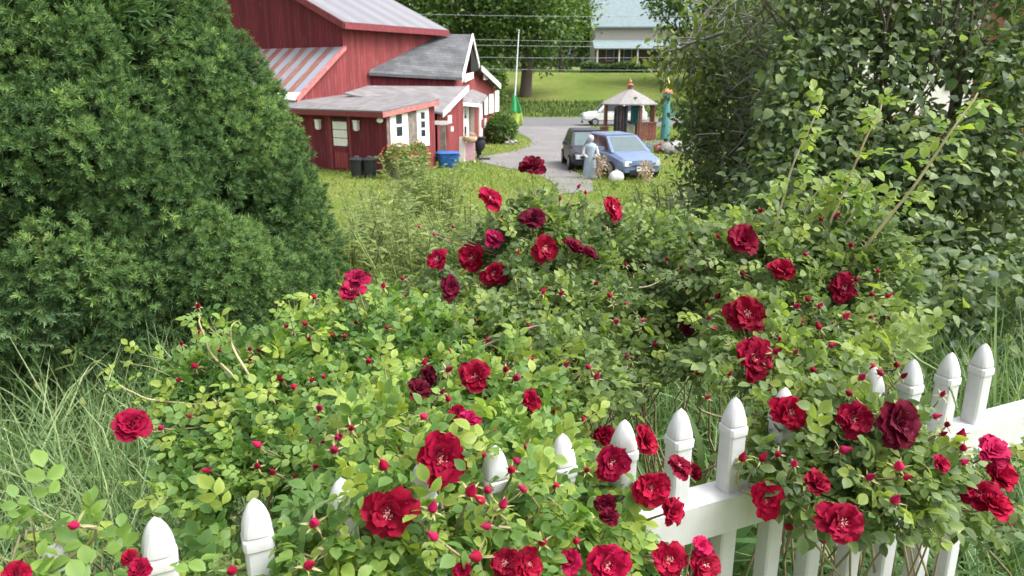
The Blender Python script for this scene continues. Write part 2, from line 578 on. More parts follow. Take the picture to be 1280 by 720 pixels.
# foliage
M['rose_leaf'] = leaf_mat("rose_leaf", [(0.0, (0.035, 0.085, 0.026)), (0.35, (0.085, 0.175, 0.042)), (0.68, (0.145, 0.25, 0.062)), (0.9, (0.215, 0.325, 0.07)), (1.0, (0.33, 0.38, 0.075))], transl=0.4)
M['rose_leaf_dark'] = leaf_mat("rose_leaf_dark", [(0.0, (0.035, 0.065, 0.025)), (0.4, (0.095, 0.15, 0.052)), (0.75, (0.175, 0.25, 0.085)), (1.0, (0.29, 0.36, 0.065))], transl=0.4)
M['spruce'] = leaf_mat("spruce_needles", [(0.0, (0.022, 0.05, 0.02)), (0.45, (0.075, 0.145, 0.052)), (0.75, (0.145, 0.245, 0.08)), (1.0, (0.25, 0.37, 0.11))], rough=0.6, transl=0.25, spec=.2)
M['spruce_blue'] = leaf_mat("spruce_blue_needles", [(0.0, (0.05, 0.1, 0.05)), (0.5, (0.1, 0.18, 0.085)), (1.0, (0.18, 0.28, 0.12))], transl=0.12)
M['lilac'] = leaf_mat("lilac_leaf", [(0.0, (0.05, 0.09, 0.045)), (0.5, (0.135, 0.195, 0.09)), (0.85, (0.23, 0.3, 0.14)), (1.0, (0.32, 0.39, 0.13))], rough=0.5, transl=0.4)
M['apple'] = leaf_mat("apple_leaf", [(0.0, (0.04, 0.075, 0.03)), (0.5, (0.1, 0.145, 0.06)), (0.85, (0.17, 0.22, 0.085)), (1.0, (0.26, 0.33, 0.05))], transl=0.4)
M['maple'] = leaf_mat("maple_leaf", [(0.0, (0.03, 0.065, 0.018)), (0.5, (0.075, 0.14, 0.032)), (0.85, (0.13, 0.21, 0.045)), (1.0, (0.2, 0.29, 0.06))], transl=0.3)
M['grass'] = leaf_mat("tall_grass", [(0.0, (0.05, 0.1, 0.035)), (0.4, (0.1, 0.18, 0.065)), (0.75, (0.18, 0.28, 0.11)), (1.0, (0.33, 0.4, 0.2))], rough=0.6, transl=0.25)
M['lawn'] = leaf_mat("lawn_grass", [(0.0, (0.09, 0.15, 0.025)), (0.5, (0.17, 0.235, 0.045)), (1.0, (0.3, 0.32, 0.1))], rough=0.7, transl=0.3)
M['weed'] = leaf_mat("weed_leaf", [(0.0, (0.07, 0.12, 0.035)), (0.5, (0.17, 0.235, 0.07)), (1.0, (0.33, 0.36, 0.12))], transl=0.3)
M['sepal'] = leaf_mat("rose_sepal", [(0.0, (0.16, 0.2, 0.06)), (0.5, (0.34, 0.34, 0.15)), (1.0, (0.46, 0.34, 0.22))], transl=0.25)
M['stamen'] = plain("rose_stamen", (0.66, 0.27, 0.25), 0.6, var=0.45, scale=120)

def petal_mat():
    m, nt, b, out = new_mat("rose_petal")
    oi = nt.nodes.new("ShaderNodeObjectInfo")
    a = nt.nodes.new("ShaderNodeAttribute"); a.attribute_name = "tint"
    # petals pale towards the claw (the white-pink eye of the flower), deepen towards the rim
    r = ramp(nt, [(0.0, (1.9, 40.0, 6.0)), (0.14, (1.5, 12.0, 2.8)), (0.3, (1.1, 1.6, 1.2)), (0.45, (1.0, 1.0, 1.0)), (1.0, (0.95, 0.8, 0.9))])
    nt.links.new(a.outputs["Fac"], r.inputs[0])
    nv = noise(nt, coords(nt), 60, 3)
    vv = ramp(nt, [(0.3, (0.75, 0.7, 0.75)), (0.7, (1.25, 1.3, 1.2))]); nt.links.new(nv, vv.inputs[0])
    c = mix_col(nt, oi.outputs["Color"], r.outputs[0], 1.0, 'MULTIPLY')
    c = mix_col(nt, c, vv.outputs[0], 1.0, 'MULTIPLY')
    nt.links.new(c, b.inputs["Base Color"])
    b.inputs["Roughness"].default_value = 0.6; b.inputs["Specular IOR Level"].default_value = 0.15
    b.inputs["Sheen Weight"].default_value = 0.15
    b.inputs["Sheen Tint"].default_value = (1.0, 0.25, 0.4, 1)
    t = nt.nodes.new("ShaderNodeBsdfTranslucent"); nt.links.new(c, t.inputs[0])
    mx = nt.nodes.new("ShaderNodeMixShader"); mx.inputs[0].default_value = 0.25
    nt.links.new(b.outputs[0], mx.inputs[1]); nt.links.new(t.outputs[0], mx.inputs[2])
    nt.links.new(mx.outputs[0], out.inputs[0])
    return m
M['petal'] = petal_mat()
# ------------------------------------------------------------------ ground, road, drive
def build_ground():
    ys = sorted(set(list(np.linspace(-8, 30, 39)) + list(np.linspace(32, 120, 45)) + [5.0, 22.0, 62.0, 76.0, 106.0, 160, 250, 400, 700]))
    xs = sorted(set(list(np.linspace(-30, 30, 41)) + [-400, -200, -100, -60, 60, 100, 200, 400]))
    V = [(x, y, float(gz(y)) if y <= 400 else 6.0 + (y - 400) * 0.01) for y in ys for x in xs]
    n = len(xs)
    Fq = [(j * n + i, j * n + i + 1, (j + 1) * n + i + 1, (j + 1) * n + i) for j in range(len(ys) - 1) for i in range(n - 1)]
    o = np_mesh("ground", np.array(V), np.array(Fq), M['ground'])
    setp(o, "grassy ground falling from the fence to the barn yard", "ground", kind='structure')
build_ground()

def sheet(name, poly, mat, off, label, cat):
    m = MB()
    m.poly([(p[0], p[1], float(gz(p[1])) + off) for p in poly])
    o = m.build(name, mat)
    return setp(o, label, cat, kind='structure')
sheet("road", [(-120, 62.3), (120, 62.3), (120, 75.7), (-120, 75.7)], M['asphalt'], 0.012, "grey asphalt road crossing behind the barn yard", "road")
drv = [(742, 158), (722, 166), (712, 176), (706, 196), (716, 214), (740, 226), (742, 240), (700, 243), (690, 228), (668, 216), (632, 210), (600, 203), (604, 196), (640, 190), (662, 183), (664, 175), (648, 166), (640, 158)]
sheet("gravel_drive", [ground_at(*p) for p in drv], M['gravel'], 0.02, "pale gravel drive running from the road to the barn door", "driveway")
sheet("gravel_track", [ground_at(*p) for p in [(772, 181), (860, 183), (940, 184), (940, 177), (860, 176), (772, 174)]], M['gravel'], 0.02, "narrow gravel track passing in front of the garden pavilion", "track")
sheet("gravel_patch", [ground_at(*p) for p in [(560, 286), (618, 288), (660, 282), (640, 272), (590, 272)]], M['gravel'], 0.02, "small patch of bare gravel in the weedy grass", "gravel")

# ------------------------------------------------------------------ barn and sheds
def at_ground(p, sink=0.1):
    q = np.array(p, float); q[2] = float(gz(q[1])) - sink; return q
def lerp(a, b, t): return np.asarray(a) * (1 - t) + np.asarray(b) * t
def z_at(p, z):
    q = np.array(p, float); q[2] = z; return q
def wall(m, a, b, flip=False):
    """vertical wall below the edge a-b down to the ground"""
    q = [at_ground(a), at_ground(b), np.array(b), np.array(a)]
    m.poly(q if not flip else q[::-1])

Vd = np.array([0.545, 0.838, 0.0])    # away from the viewer along the barn
Ud = np.array([-0.838, 0.545, 0.0])   # to the left along the gable
barn = empty("barn", at_ground(P(427, 200, 32), 0))
setp(barn, "big red barn with a pale metal gable roof and rusty striped lean-to roof", "barn")
B0 = np.array([0.0, 0.0, 0.0])
def kid(mb, name, mat, root, **k):
    o = mb.build(name, mat, root, **k)
    o.data.transform(Matrix.Translation(-root.location))
    return o
c0 = P(427, 26, 32.0)                       # near right eave corner
LEN, WID = 6.6, 11.0
c1 = c0 + Vd * LEN
c0l, c1l = c0 + Ud * WID, c1 + Ud * WID
ridge_h = 2.45
r0 = c0 + Ud * WID / 2 + np.array([0, 0, ridge_h]); r1 = r0 + Vd * LEN
m = MB(); m.poly([at_ground(c0l), at_ground(c0), c0, r0, c0l]); kid(m, "gable_wall", M['red_front'], barn)
m = MB(); wall(m, c0, c1); wall(m, c1, c1l); wall(m, c1l, c0l)
m.poly([c1, r1, c1l][::-1]); kid(m, "wall", M['red_side'], barn)
up = np.array([0, 0, 0.14])
ov = 0.45
slope = np.array([0, 0, ridge_h / (WID / 2)])
def roof_pts(e0, e1, rr0, rr1, out):
    e0 = e0 + out * ov - slope * ov; e1 = e1 + out * ov - slope * ov
    return [e0 - Vd * 0.3 + up, e1 + Vd * 0.35 + up, rr1 + Vd * 0.35 + up, rr0 - Vd * 0.3 + up]
m = MB(); m.slab(roof_pts(c0, c1, r0, r1, -Ud), 0.1)
q = roof_pts(c0l, c1l, r0, r1, Ud); m.slab([q[3], q[2], q[1], q[0]], 0.1)
kid(m, "roof", M['roof_barn'], barn)
m = MB()
a, b_, c_, d_ = roof_pts(c0, c1, r0, r1, -Ud)
dn = np.array([0, 0, -0.3])
m.panel([a + dn, b_ + dn, b_ - np.array([0, 0, .02]), a - np.array([0, 0, .02])], 0.05, 0.045)
m.panel([d_ + dn, a + dn, a - np.array([0, 0, .02]), d_ - np.array([0, 0, .02])], 0.05, 0.045)
kid(m, "fascia", M['red_trim'], barn)
# lean-to under the gable wall
lt_top = z_at(c0, P(427, 58, 32)[2]); lt_low = z_at(c0 - Vd * 2.75, P(362, 126, 29.75)[2])
lt_w = 8.5
m = MB(); m.slab([lt_low - Vd * .2 - Ud * .15, lt_top - Ud * .15, lt_top + Ud * lt_w, lt_low - Vd * .2 + Ud * lt_w], 0.08)
lr = kid(m, "lean_to_roof", M['roof_striped'], barn)
setp(lr, "lean-to roof of rusty and pale blue metal sheets in stripes")
m = MB(); m.slab([lt_low - Vd * .22 - Ud * .2 + up * .25, lt_top - Ud * .2 + up * .25, lt_top - Ud * .02 + up * .25, lt_low - Vd * .22 - Ud * .02 + up * .25], 0.16)
kid(m, "rake_board", M['fascia_pink'], barn)
m = MB(); m.slab([lt_low - Vd * .25 - Ud * .1 + up * .2, lt_low + Vd * .75 - Ud * .1 + up * .2 + np.array([0, 0, (lt_top[2] - lt_low[2]) * .75 / 2.75]), lt_low + Vd * .75 + Ud * lt_w + up * .2 + np.array([0, 0, (lt_top[2] - lt_low[2]) * .75 / 2.75]), lt_low - Vd * .25 + Ud * lt_w + up * .2], 0.05)
kid(m, "eave_sheet", M['white_paint'], barn)
m = MB(); e = up * 0.6
m.poly([at_ground(lt_low), at_ground(lt_top), lt_top - e, lt_low - e])
wall(m, lt_low + Ud * lt_w - e, lt_low - e)
kid(m, "lean_to_wall", M['red_side'], barn)

# front shed with the door
shed = empty("front_shed", at_ground(P(482, 222, 27.6), 0))
setp(shed, "low red shed with a door, white window sashes and flat grey roof", "shed")
s0 = P(482, 145, 27.6)
s0 = z_at(s0, 0.16)
sl = s0 + Ud * 8.0
sr = z_at(s0 + Vd * 2.9, 0.45)
dirF = -Ud                                     # left to right along the front
m = MB(); wall(m, sl, s0); kid(m, "front_wall", M['red_front'], shed)
back = z_at(s0 + Vd * 5.2, 0.62); backl = back + Ud * 8.0
m = MB(); wall(m, s0, sr)
kid(m, "side_wall", M['red_side'], shed)
m = MB(); wall(m, sr, z_at(sr + Ud * 7.9, .45)); kid(m, "back_wall", M['red_side'], shed)
m = MB(); wall(m, z_at(sr + Ud * 8, .45), sl); kid(m, "far_wall", M['red_side'], shed)
ev = np.array([0, 0, 0.2])
f0 = s0 - Vd * .35 - Ud * .18 + ev; f1 = sl - Vd * .35 + ev
fr = z_at(s0 + Vd * 3.0 - Ud * .18, 0.72); fm = z_at(c0 + Vd * 2.2 + Ud * .02, 0.98); fl = z_at(lt_low + Ud * 8, 0.62); fc = z_at(lt_low + Ud * .05, .62)
fc2 = z_at(c0 + Ud * .05, .9)
m = MB(); m.slab([f0, fr, fm, fc2, fc, fl, f1], 0.05); kid(m, "roof", M['roof_grey'], shed)
m = MB(); dn = np.array([0, 0, -.24]); t = np.array([0, 0, -.055])
m.panel([f1 + dn, f0 + dn, f0 + t, f1 + t], 0.0, 0.05)
kid(m, "fascia", M['red_trim'], shed)
m = MB()
m.panel([f0 + dn + Vd * .01, fr + dn, fr + t, f0 + t + Vd * .01], 0.004, 0.05)
kid(m, "side_fascia", M['fascia_pink'], shed)

def on_front(u, z, off=0.0):
    """point on the shed's front wall: u metres to the left of its right corner"""
    p = s0 + Ud * u - Vd * off
    return np.array([p[0], p[1], z])
gzf = float(gz(s0[1]))
def front_rect(u0, u1, z0, z1, off, th):
    q = MB(); q.panel([on_front(u1, z0), on_front(u0, z0), on_front(u0, z1), on_front(u1, z1)], off, th); return q
DU = 1.95
fr_ = MB()
for (ua, ub, za, zb) in ((DU - .13, DU, gzf, gzf + 2.12), (DU + .92, DU + 1.07, gzf, gzf + 2.12), (DU - .13, DU + 1.07, gzf + 2.125, gzf + 2.25)):
    fr_.panel([on_front(ub, za), on_front(ua, za), on_front(ua, zb), on_front(ub, zb)], 0.045, 0.05)
kid(fr_, "door_frame", M['red_trim'], shed)
door = kid(front_rect(DU + .003, DU + .917, gzf - .05, gzf + 2.12, 0.02, 0.03), "door", M['red_front'], shed)
def sub(mb, name, mat, part, root, **k):
    o = mb.build(name, mat, part, **k); o.data.transform(Matrix.Translation(-root.location)); return o
sub(front_rect(DU + .1, DU + .82, gzf + 1.98, gzf + 2.1, 0.03, 0.02), "transom", M['dark'], door, shed)
wn_ = MB()
for k in range(3):
    wn_.panel([on_front(DU + .84, gzf + .97 + k * .32), on_front(DU + .08, gzf + .97 + k * .32), on_front(DU + .08, gzf + 1.26 + k * .32), on_front(DU + .84, gzf + 1.26 + k * .32)], 0.034, 0.02)
sub(wn_, "window", M['white_paint'], door, shed)
sub(front_rect(DU + .1, DU + .82, gzf + .1, gzf + .72, 0.035, 0.015), "lower_panel", M['red_side'], door, shed)
h = MB(); h.lathe([(.001, 0), (.03, .005), (.035, .03), (.02, .06)], 10, on_front(DU + .06, gzf + .98, .06)); sub(h, "handle", M['rim'], door, shed)
for (uu, zz) in ((1.45, gzf + 1.78), (3.55, gzf + 1.75)):
    lm = MB(); p = on_front(uu, zz, .09)
    lm.box(p + np.array([0, 0, .0]), (.2, .14, .3), math.atan2(dirF[1], dirF[0])); lm.box(p + np.array([0, 0, .18]), (.24, .17, .05), math.atan2(dirF[1], dirF[0]))
    lm.box(p + np.array([0, 0, -.17]), (.14, .1, .04), math.atan2(dirF[1], dirF[0]))
    kid(lm, "wall_lamp", M['white_paint'], shed)
fl_ = MB(); fl_.lathe([(.02, 0), (.1, .04), (.13, .12), (.06, .2), (.02, .24)], 12, on_front(.15, -.1, .16)); kid(fl_, "floodlight", M['white_paint'], shed)
# side windows (two white sashes with a dark gap between)
def on_side(v, z):
    p = s0 + Vd * v; return np.array([p[0], p[1], z])
SGZ = float(gz(s0[1]))
def side_rect(v0, v1, z0, z1, off, th):
    q = MB(); q.panel([on_side(v0, z0), on_side(v1, z0), on_side(v1, z1), on_side(v0, z1)], off, th); return q
for (va, vb, nn) in ((.2, 1.22, 1), (1.75, 2.5, 2)):
    w = kid(side_rect(va, vb, -1.1, .2 + .1 * va, 0.03, .04), "window", M['white_paint'], shed)
    pn = MB()
    for i in range(2 if nn == 1 else 3):
        hh = .36 if nn == 1 else .26
        zc = -.62 + i * .46 if nn == 1 else -.72 + i * .34
        v0 = va + (vb - va) * .33; v1 = va + (vb - va) * .66
        pn.panel([on_side(v0, zc), on_side(v1, zc), on_side(v1, zc + hh), on_side(v0, zc + hh)], 0.036, .02)
    sub(pn, "pane", M['glass'], w, shed)
kid(side_rect(1.24, 1.73, -1.1, .25, 0.012, .02), "dark_panel", M['grey_wood'], shed)
kid(side_rect(.02, .14, gzf, .1, 0.03, .04), "corner_board", M['grey_wood'], shed)

# middle shed with a sloping grey roof and a white rake board
mid = empty("middle_shed", at_ground(P(553, 190, 31.9), 0))
setp(mid, "red shed with a sloping grey roof and white rake board beside the annex", "shed")
e1 = P(553, 141, 31.8); t1 = P(585, 108, 35.0); e0 = P(430, 116, 31.6); t0 = P(460, 107, 33.0)
m = MB(); m.slab([e0, e1, t1, t0], 0.08); kid(m, "roof", M['roof_grey'], mid)
m = MB()
d2 = np.array([0, 0, -.19])
m.panel([e1 + d2, t1 + d2, t1 + np.array([0, 0, .06]), e1 + np.array([0, 0, .06])], 0.05, .045)
kid(m, "rake_board", M['white_paint'], mid)
m = MB(); iw = np.array([-.25, .12, 0])
b1 = e1 + iw; b2 = t1 + iw
m.poly([at_ground(b1), at_ground(b2), b2 - np.array([0, 0, .12]), b1 - np.array([0, 0, .12])])
kid(m, "end_wall", M['red_side'], mid)
m = MB(); m.poly([at_ground(P(500, 190, 32.6)), at_ground(b1 + np.array([.0, .9, 0])), z_at(b1 + np.array([0, .9, 0]), e1[2] - .1), z_at(P(500, 190, 32.6), e1[2])])
kid(m, "porch_wall", M['red_front'], mid)
bm = MB(); pa, pb = P(538, 153, 31.8), P(556, 154, 31.7)
bm.box((pa + pb) / 2, (float(np.linalg.norm(pb - pa)) + .25, .12, .16)); kid(bm, "porch_beam", M['white_paint'], mid)
pm = MB(); bp = P(553.5, 170, 31.75); pm.box((bp[0], bp[1], (P(553, 156, 31.75)[2] + float(gz(bp[1]))) / 2), (.24, .18, P(553, 156, 31.75)[2] - float(gz(bp[1]))))
kid(pm, "porch_post", M['grey_wood'], mid)
sg = MB()
for (x, y, w_, h_) in ((565, 149, .5, .35), (568, 161, .3, .2), (565, 136, .2, .2)):
    p = P(x, y, 31.8 + (x - 553) / 10); sg.box(p + np.array([-.1, -.1, 0]), (.06, w_, h_), -.2)
kid(sg, "wall_ornament", M['white_paint'], mid)

# annex with the charcoal gable roof
ann = empty("annex", at_ground(P(600, 180, 39), 0))
setp(ann, "red annex with a charcoal shingle gable roof and white trimmed gable end", "annex")
R0, R1 = P(480, 41, 37.2), P(590, 43, 38.0)
E0, E1 = P(461, 91, 33.6), P(577, 97, 35.2)
K1 = P(598, 80, 40.4); K0 = z_at(K1 + (R0 - R1), K1[2])
m = MB(); m.slab([E0, E1, R1, R0], .12); m.slab([R0, R1, K1, K0], .12); kid(m, "roof", M['roof_black'], ann)
J1 = P(601, 83, 40.6); J2 = P(625, 106, 45.0)
m = MB(); sh = np.array([-5.5, 1.0, 0]); m.slab([J1 + sh, J1, J2, J2 + sh], .12); kid(m, "rear_roof", M['roof_black'], ann)
m = MB(); dn = np.array([0, 0, -.24]); t = np.array([0, 0, .05])
m.panel([E1 + dn, R1 + dn, R1 + t, E1 + t], .07, .06)
m.panel([R1 + dn, K1 + dn, K1 + t, R1 + t], .07, .06)
m.panel([J1 + dn, J2 + dn, J2 + t, J1 + t], .07, .06)
kid(m, "gable_trim", M['white_paint'], ann)
i1 = np.array([-.35, .1, 0]); lo = np.array([0, 0, -.1])
g1, g2, g3, g4 = E1 + i1 + lo, R1 + i1 + lo, K1 + i1 + lo, J2 + i1 + lo
m = MB(); m.poly([at_ground(g1), at_ground(g4), g4, g3, g2, g1]); kid(m, "gable_wall", M['red_side'], ann)
m = MB(); wall(m, E0 + lo + np.array([.1, .3, 0]), g1); kid(m, "wall", M['red_front'], ann)
m = MB(); wall(m, g4, g4 + np.array([-6, 1.5, 0])); kid(m, "rear_wall", M['red_front'], ann)
gd = (g4 - g1); gd[2] = 0; gl = np.linalg.norm(gd); gd /= gl
def on_gable(px, py):
    """point on the annex gable wall seen at a pixel"""
    n = np.array([gd[1], -gd[0], 0.0])
    r = P(px, py, 1.0) - CAM
    t_ = ((g1 - CAM) @ n) / (r @ n)
    return CAM + r * t_
def gable_rect(x0, x1, yt0, yb0, yt1, yb1, off, th):
    q = MB(); q.panel([on_gable(x0, yb0), on_gable(x1, yb1), on_gable(x1, yt1), on_gable(x0, yt0)], off, th); return q
w = kid(gable_rect(580, 591, 93, 103, 90, 98, .05, .05), "window", M['white_paint'], ann)
w = kid(gable_rect(604, 609, 90, 100, 91, 100, .05, .05), "window", M['white_paint'], ann)
kid(gable_rect(588, 597, 62, 90, 62, 88, .04, .05), "loft_opening", M['dark'], ann)
dr = kid(gable_rect(576.5, 585, 128, 196, 128, 189, .06, .06), "door", M['white_paint'], ann)
sub(gable_rect(579, 581.5, 138, 148, 138, 147.5, .068, .02), "pane", M['glass'], dr, ann)
sub(gable_rect(579, 581.5, 158, 178, 158, 177, .068, .02), "lower_pane", M['glass'], dr, ann)
kid(gable_rect(586.5, 592, 132, 182, 132, 176, .05, .05), "screen_door", M['grey_wood'], ann)
for k, (x0, x1, y0, y1) in enumerate(((599, 602, 128, 150), (605, 609, 122, 144), (611, 616, 118, 142), (618, 623, 114, 140))):
    kid(gable_rect(x0, x1, y0, y1, y0 - 1, y1 - 1, .05, .05), "white_panel", M['white_paint'], ann)
for (x0, y0) in ((598, 146), (600, 160), (605, 148)):
    kid(gable_rect(x0, x0 + 2, y0, y0 + 12, y0, y0 + 11, .05, .05), "wall_ornament", M['white_paint'], ann)
pr = MB()
pr.slab([P(574, 128, 35.2), P(600, 130, 38.2), P(609, 119, 42), P(590, 111, 40), P(578, 115, 37)], .1)
kid(pr, "porch_roof", M['roof_grey'], ann)
bk = MB(); bk.panel([P(574, 132, 35.18), P(600, 134, 38.18), P(600, 130, 38.18), P(574, 128, 35.18)], .03, .03); kid(bk, "porch_fascia", M['white_paint'], ann)
pp = MB(); a = P(599.5, 134, 38.3); pp.tube([a, at_ground(a)], .07, 8); kid(pp, "porch_post", M['white_paint'], ann)

# ------------------------------------------------------------------ far house across the road
house = empty("farmhouse", (20, 112, float(gz(112))))
setp(house, "distant pale farmhouse with a teal metal roof and teal porch roof", "house")
hz = float(gz(112))
def hb(c, s, mat, name):
    m_ = MB(); m_.box(c, s); return kid(m_, name, mat, house)
hx0, hx1 = P(738, 60, 113)[0], P(738, 60, 113)[0] + 15
zt = P(738, 37, 113)[2]; zr = P(738, 2, 117)[2]; zp0 = P(738, 62, 110)[2]; zp1 = P(738, 52, 113)[2]
hb(((hx0 + hx1) / 2, 116, (hz + zt) / 2), (hx1 - hx0, 7, zt - hz), M['beige_wall'], "wall")
m = MB(); m.slab([(hx0 - .6, 112, zt), (hx1 + .6, 112, zt), (hx1 + .6, 116.2, zr), (hx0 - .6, 116.2, zr)], .2); m.slab([(hx0 - .6, 116.2, zr), (hx1 + .6, 116.2, zr), (hx1 + .6, 120.2, zt), (hx0 - .6, 120.2, zt)], .2)
kid(m, "roof", M['teal_roof'], house)
m = MB(); m.slab([(hx0 - .4, 109.4, zp0), (hx1, 109.4, zp0), (hx1, 112.46, zp1), (hx0 - .4, 112.46, zp1)], .15); kid(m, "porch_roof", M['teal_roof'], house)
hb(((hx0 + hx1) / 2, 112.1, (hz + zp0) / 2), (hx1 - hx0 - .8, .6, zp0 - hz), M['brick'], "porch_wall")
for px in (757, 778):
    w = hb((P(px, 70, 111.7)[0], 111.78, P(px, 70, 111.7)[2]), (1.0, .08, 1.5), M['glass'], "window")
    m_ = MB()
    x_, z_ = P(px, 70, 111.7)[0], P(px, 70, 111.7)[2]
    m_.box((x_ - .55, 111.76, z_), (.09, .1, 1.7)); m_.box((x_ + .55, 111.76, z_), (.09, .1, 1.7)); m_.box((x_, 111.76, z_ + .8), (1.0, .1, .09)); m_.box((x_, 111.76, z_ - .8), (1.0, .1, .09))
    o = m_.build("frame", M['white_paint'], w); o.data.transform(Matrix.Translation(-house.location))
for px in (742, 768, 790):
    x_ = P(px, 70, 109.6)[0]; hb((x_, 109.7, (hz + zp0) / 2 - .1), (.2, .2, zp0 - hz - .1), M['white_paint'], "porch_post")

# white house and red outbuilding glimpsed through the lilac
wh = empty("white_house", (22, 42, float(gz(42))))
setp(wh, "white house glimpsed through gaps in the dark lilac leaves", "house")
g = float(gz(42))
m = MB(); m.box((23.5, 44.5, (g + 4.2) / 2), (15, 6, 4.2 - g)); kid(m, "wall", M['house_white'], wh)
m = MB(); m.slab([(15.4, 41, 4.2), (31.6, 41, 4.2), (31.6, 44.5, 6.6), (15.4, 44.5, 6.6)], .15); m.slab([(15.4, 44.5, 6.6), (31.6, 44.5, 6.6), (31.6, 48, 4.2), (15.4, 48, 4.2)], .15); kid(m, "roof", M['roof_grey'], wh)
m = MB(); m.box((21, 41.3, (g - .6) / 2), (5.5, .38, -.6 - g)); kid(m, "brick_base", M['brick_red'], wh)
for x_ in (18, 24, 27.5):
    m = MB(); m.box((x_, 41.46, 1.6), (1.1, .06, 1.5)); kid(m, "window", M['glass'], wh)
rs = empty("red_outbuilding", (20, 28, float(gz(28))))
setp(rs, "faded red outbuilding wall behind the top of the lilac at the edge", "outbuilding")
g = float(gz(28))
m = MB(); m.box((20.4, 29.5, (g + 4.6) / 2), (3.6, 3, 4.6 - g)); kid(m, "wall", M['brick_red'], rs)
m = MB(); m.slab([(18.4, 27.7, 4.6), (22.4, 27.7, 4.6), (22.4, 29.5, 6.0), (18.4, 29.5, 6.0)], .12); m.slab([(18.4, 29.5, 6.0), (22.4, 29.5, 6.0), (22.4, 31.3, 4.6), (18.4, 31.3, 4.6)], .12); kid(m, "roof", M['roof_grey'], rs)
# ------------------------------------------------------------------ things in the barn yard
def gpt(px, d):
    """ground point in the column of pixel px at depth d"""
    y = d; z = float(gz(y)); dd = y * CP - (z - 1.6) * SP
    return np.array([(px - 640) / F * dd, y, z])

import bmesh
def rock(name, r, h, mat, seed):
    rg = np.random.default_rng(seed)
    d = rg.normal(size=(46, 3)); d /= np.linalg.norm(d, axis=1, keepdims=True)
    v = d * np.array([r, r * .75, h]) * (.86 + .2 * rg.random((46, 1))) + np.array([0, 0, h * .55])
    bm = bmesh.new()
    for q in v: bm.verts.new(q)
    g = bmesh.ops.convex_hull(bm, input=bm.verts)
    bmesh.ops.delete(bm, geom=[e for e in g['geom_interior'] if isinstance(e, bmesh.types.BMVert)], context='VERTS')
    bmesh.ops.bevel(bm, geom=list(bm.edges), offset=r * .06, segments=2, affect='EDGES')
    me = bpy.data.meshes.new(name); bm.to_mesh(me); bm.free(); me.materials.append(mat)
    me.polygons.foreach_set("use_smooth", np.ones(len(me.polygons), dtype=bool))
    return link(bpy.data.objects.new(name, me))
# two black bins, blue crate, boards, hat, urn by the sheds
for i, (px, lab) in enumerate(((447, "black lidded bin beside the red door, nearer the door"), (463, "black lidded bin next to the shed corner, farther from the door"))):
    p = gpt(px, 27.3); o = empty("bin", p)
    setp(o, lab, "bin", "black bins at the shed door")
    m = MB(); m.lathe([(.19, 0), (.21, .02), (.235, .6), (.25, .6), (.25, .64)], 20, (0, 0, 0), 3.0); m.build("body", M['black_plastic'], o, auto=40)
    m = MB(); m.lathe([(.265, .645), (.265, .69), (.2, .73), (.05, .75)], 20, (0, 0, 0), 3.0); m.build("lid", M['black_plastic'], o, auto=40)
    m = MB(); m.tube([(-.07, 0, .745), (-.06, 0, .79), (.06, 0, .79), (.07, 0, .745)], .012); m.build("handle", M['rim'], o)

p = gpt(560, 30.9); o = empty("plastic_tote", p, .2)
setp(o, "bright blue plastic tote standing on the grass by the porch", "tote")
m = MB(); m.lathe([(.3, 0), (.33, .03), (.4, .56)], 28, (0, 0, 0), 5, 1.1, .8); m.build("body", M['blue_plastic'], o, auto=40)
m = MB(); m.lathe([(.43, .565), (.44, .6), (.4, .64), (.36, .65)], 28, (0, 0, 0), 5, 1.1, .8); m.build("lid", M['blue_plastic'], o, auto=40)
for s in (-1, 1):
    m = MB(); m.box((s * .47, 0, .48), (.06, .24, .07)); m.build("handle", M['blue_plastic'], o, bevel=.01)

p = gpt(578, 33.2); o = empty("white_board", p, -.25)
setp(o, "white upright board leaning beside the pink panel", "board")
m = MB(); m.box((0, 0, .55), (.26, .05, 1.1), 0, np.array(Matrix.Rotation(-.12, 3, 'X'))); m.build("panel", M['white_paint'], o, bevel=.008)
m = MB(); m.box((0, .0, .04), (.3, .12, .07)); m.build("foot", M['white_paint'], o, bevel=.005)
p = gpt(587, 33.2); o = empty("pink_panel", p, -.1)
setp(o, "pale pink upright panel standing outside the white door", "panel")
m = MB(); m.box((0, 0, .45), (.5, .06, .8)); m.build("panel", M['pink_board'], o, bevel=.01)
m = MB()
for s in (-1, 1): m.box((s * .22, .0, .022), (.06, .3, .044))
m.build("foot", M['white_paint'], o)
p = gpt(588, 33.2); o = empty("straw_basket", (p[0], p[1], p[2] + .855))
setp(o, "tan straw basket set on top of the pink panel", "basket")
m = MB(); m.lathe([(.1, 0), (.2, .05), (.25, .15), (.24, .24), (.22, .24), (.2, .1)], 18, (0, 0, 0), 2, 1.3, 1); m.build("body", M['tan_straw'], o, auto=50)
m = MB(); m.tube([(-.28, 0, .22), (-.2, 0, .36), (0, 0, .42), (.2, 0, .36), (.28, 0, .22)], .02); m.build("handle", M['tan_straw'], o)
p = gpt(599, 34.2); o = empty("iron_urn", p)
setp(o, "black garden urn on a stepped foot beside the pink panel", "urn")
m = MB(); m.lathe([(.28, 0), (.28, .08), (.18, .1), (.1, .2), (.12, .35), (.25, .5), (.3, .75), (.26, .9), (.33, .98), (.33, 1.02), (.25, 1.0)], 20); m.build("bowl", M['black_plastic'], o, auto=40)
m = MB(); m.box((.15, 0, .04), (.7, .5, .06)); m.build("foot", M['dark'], o)

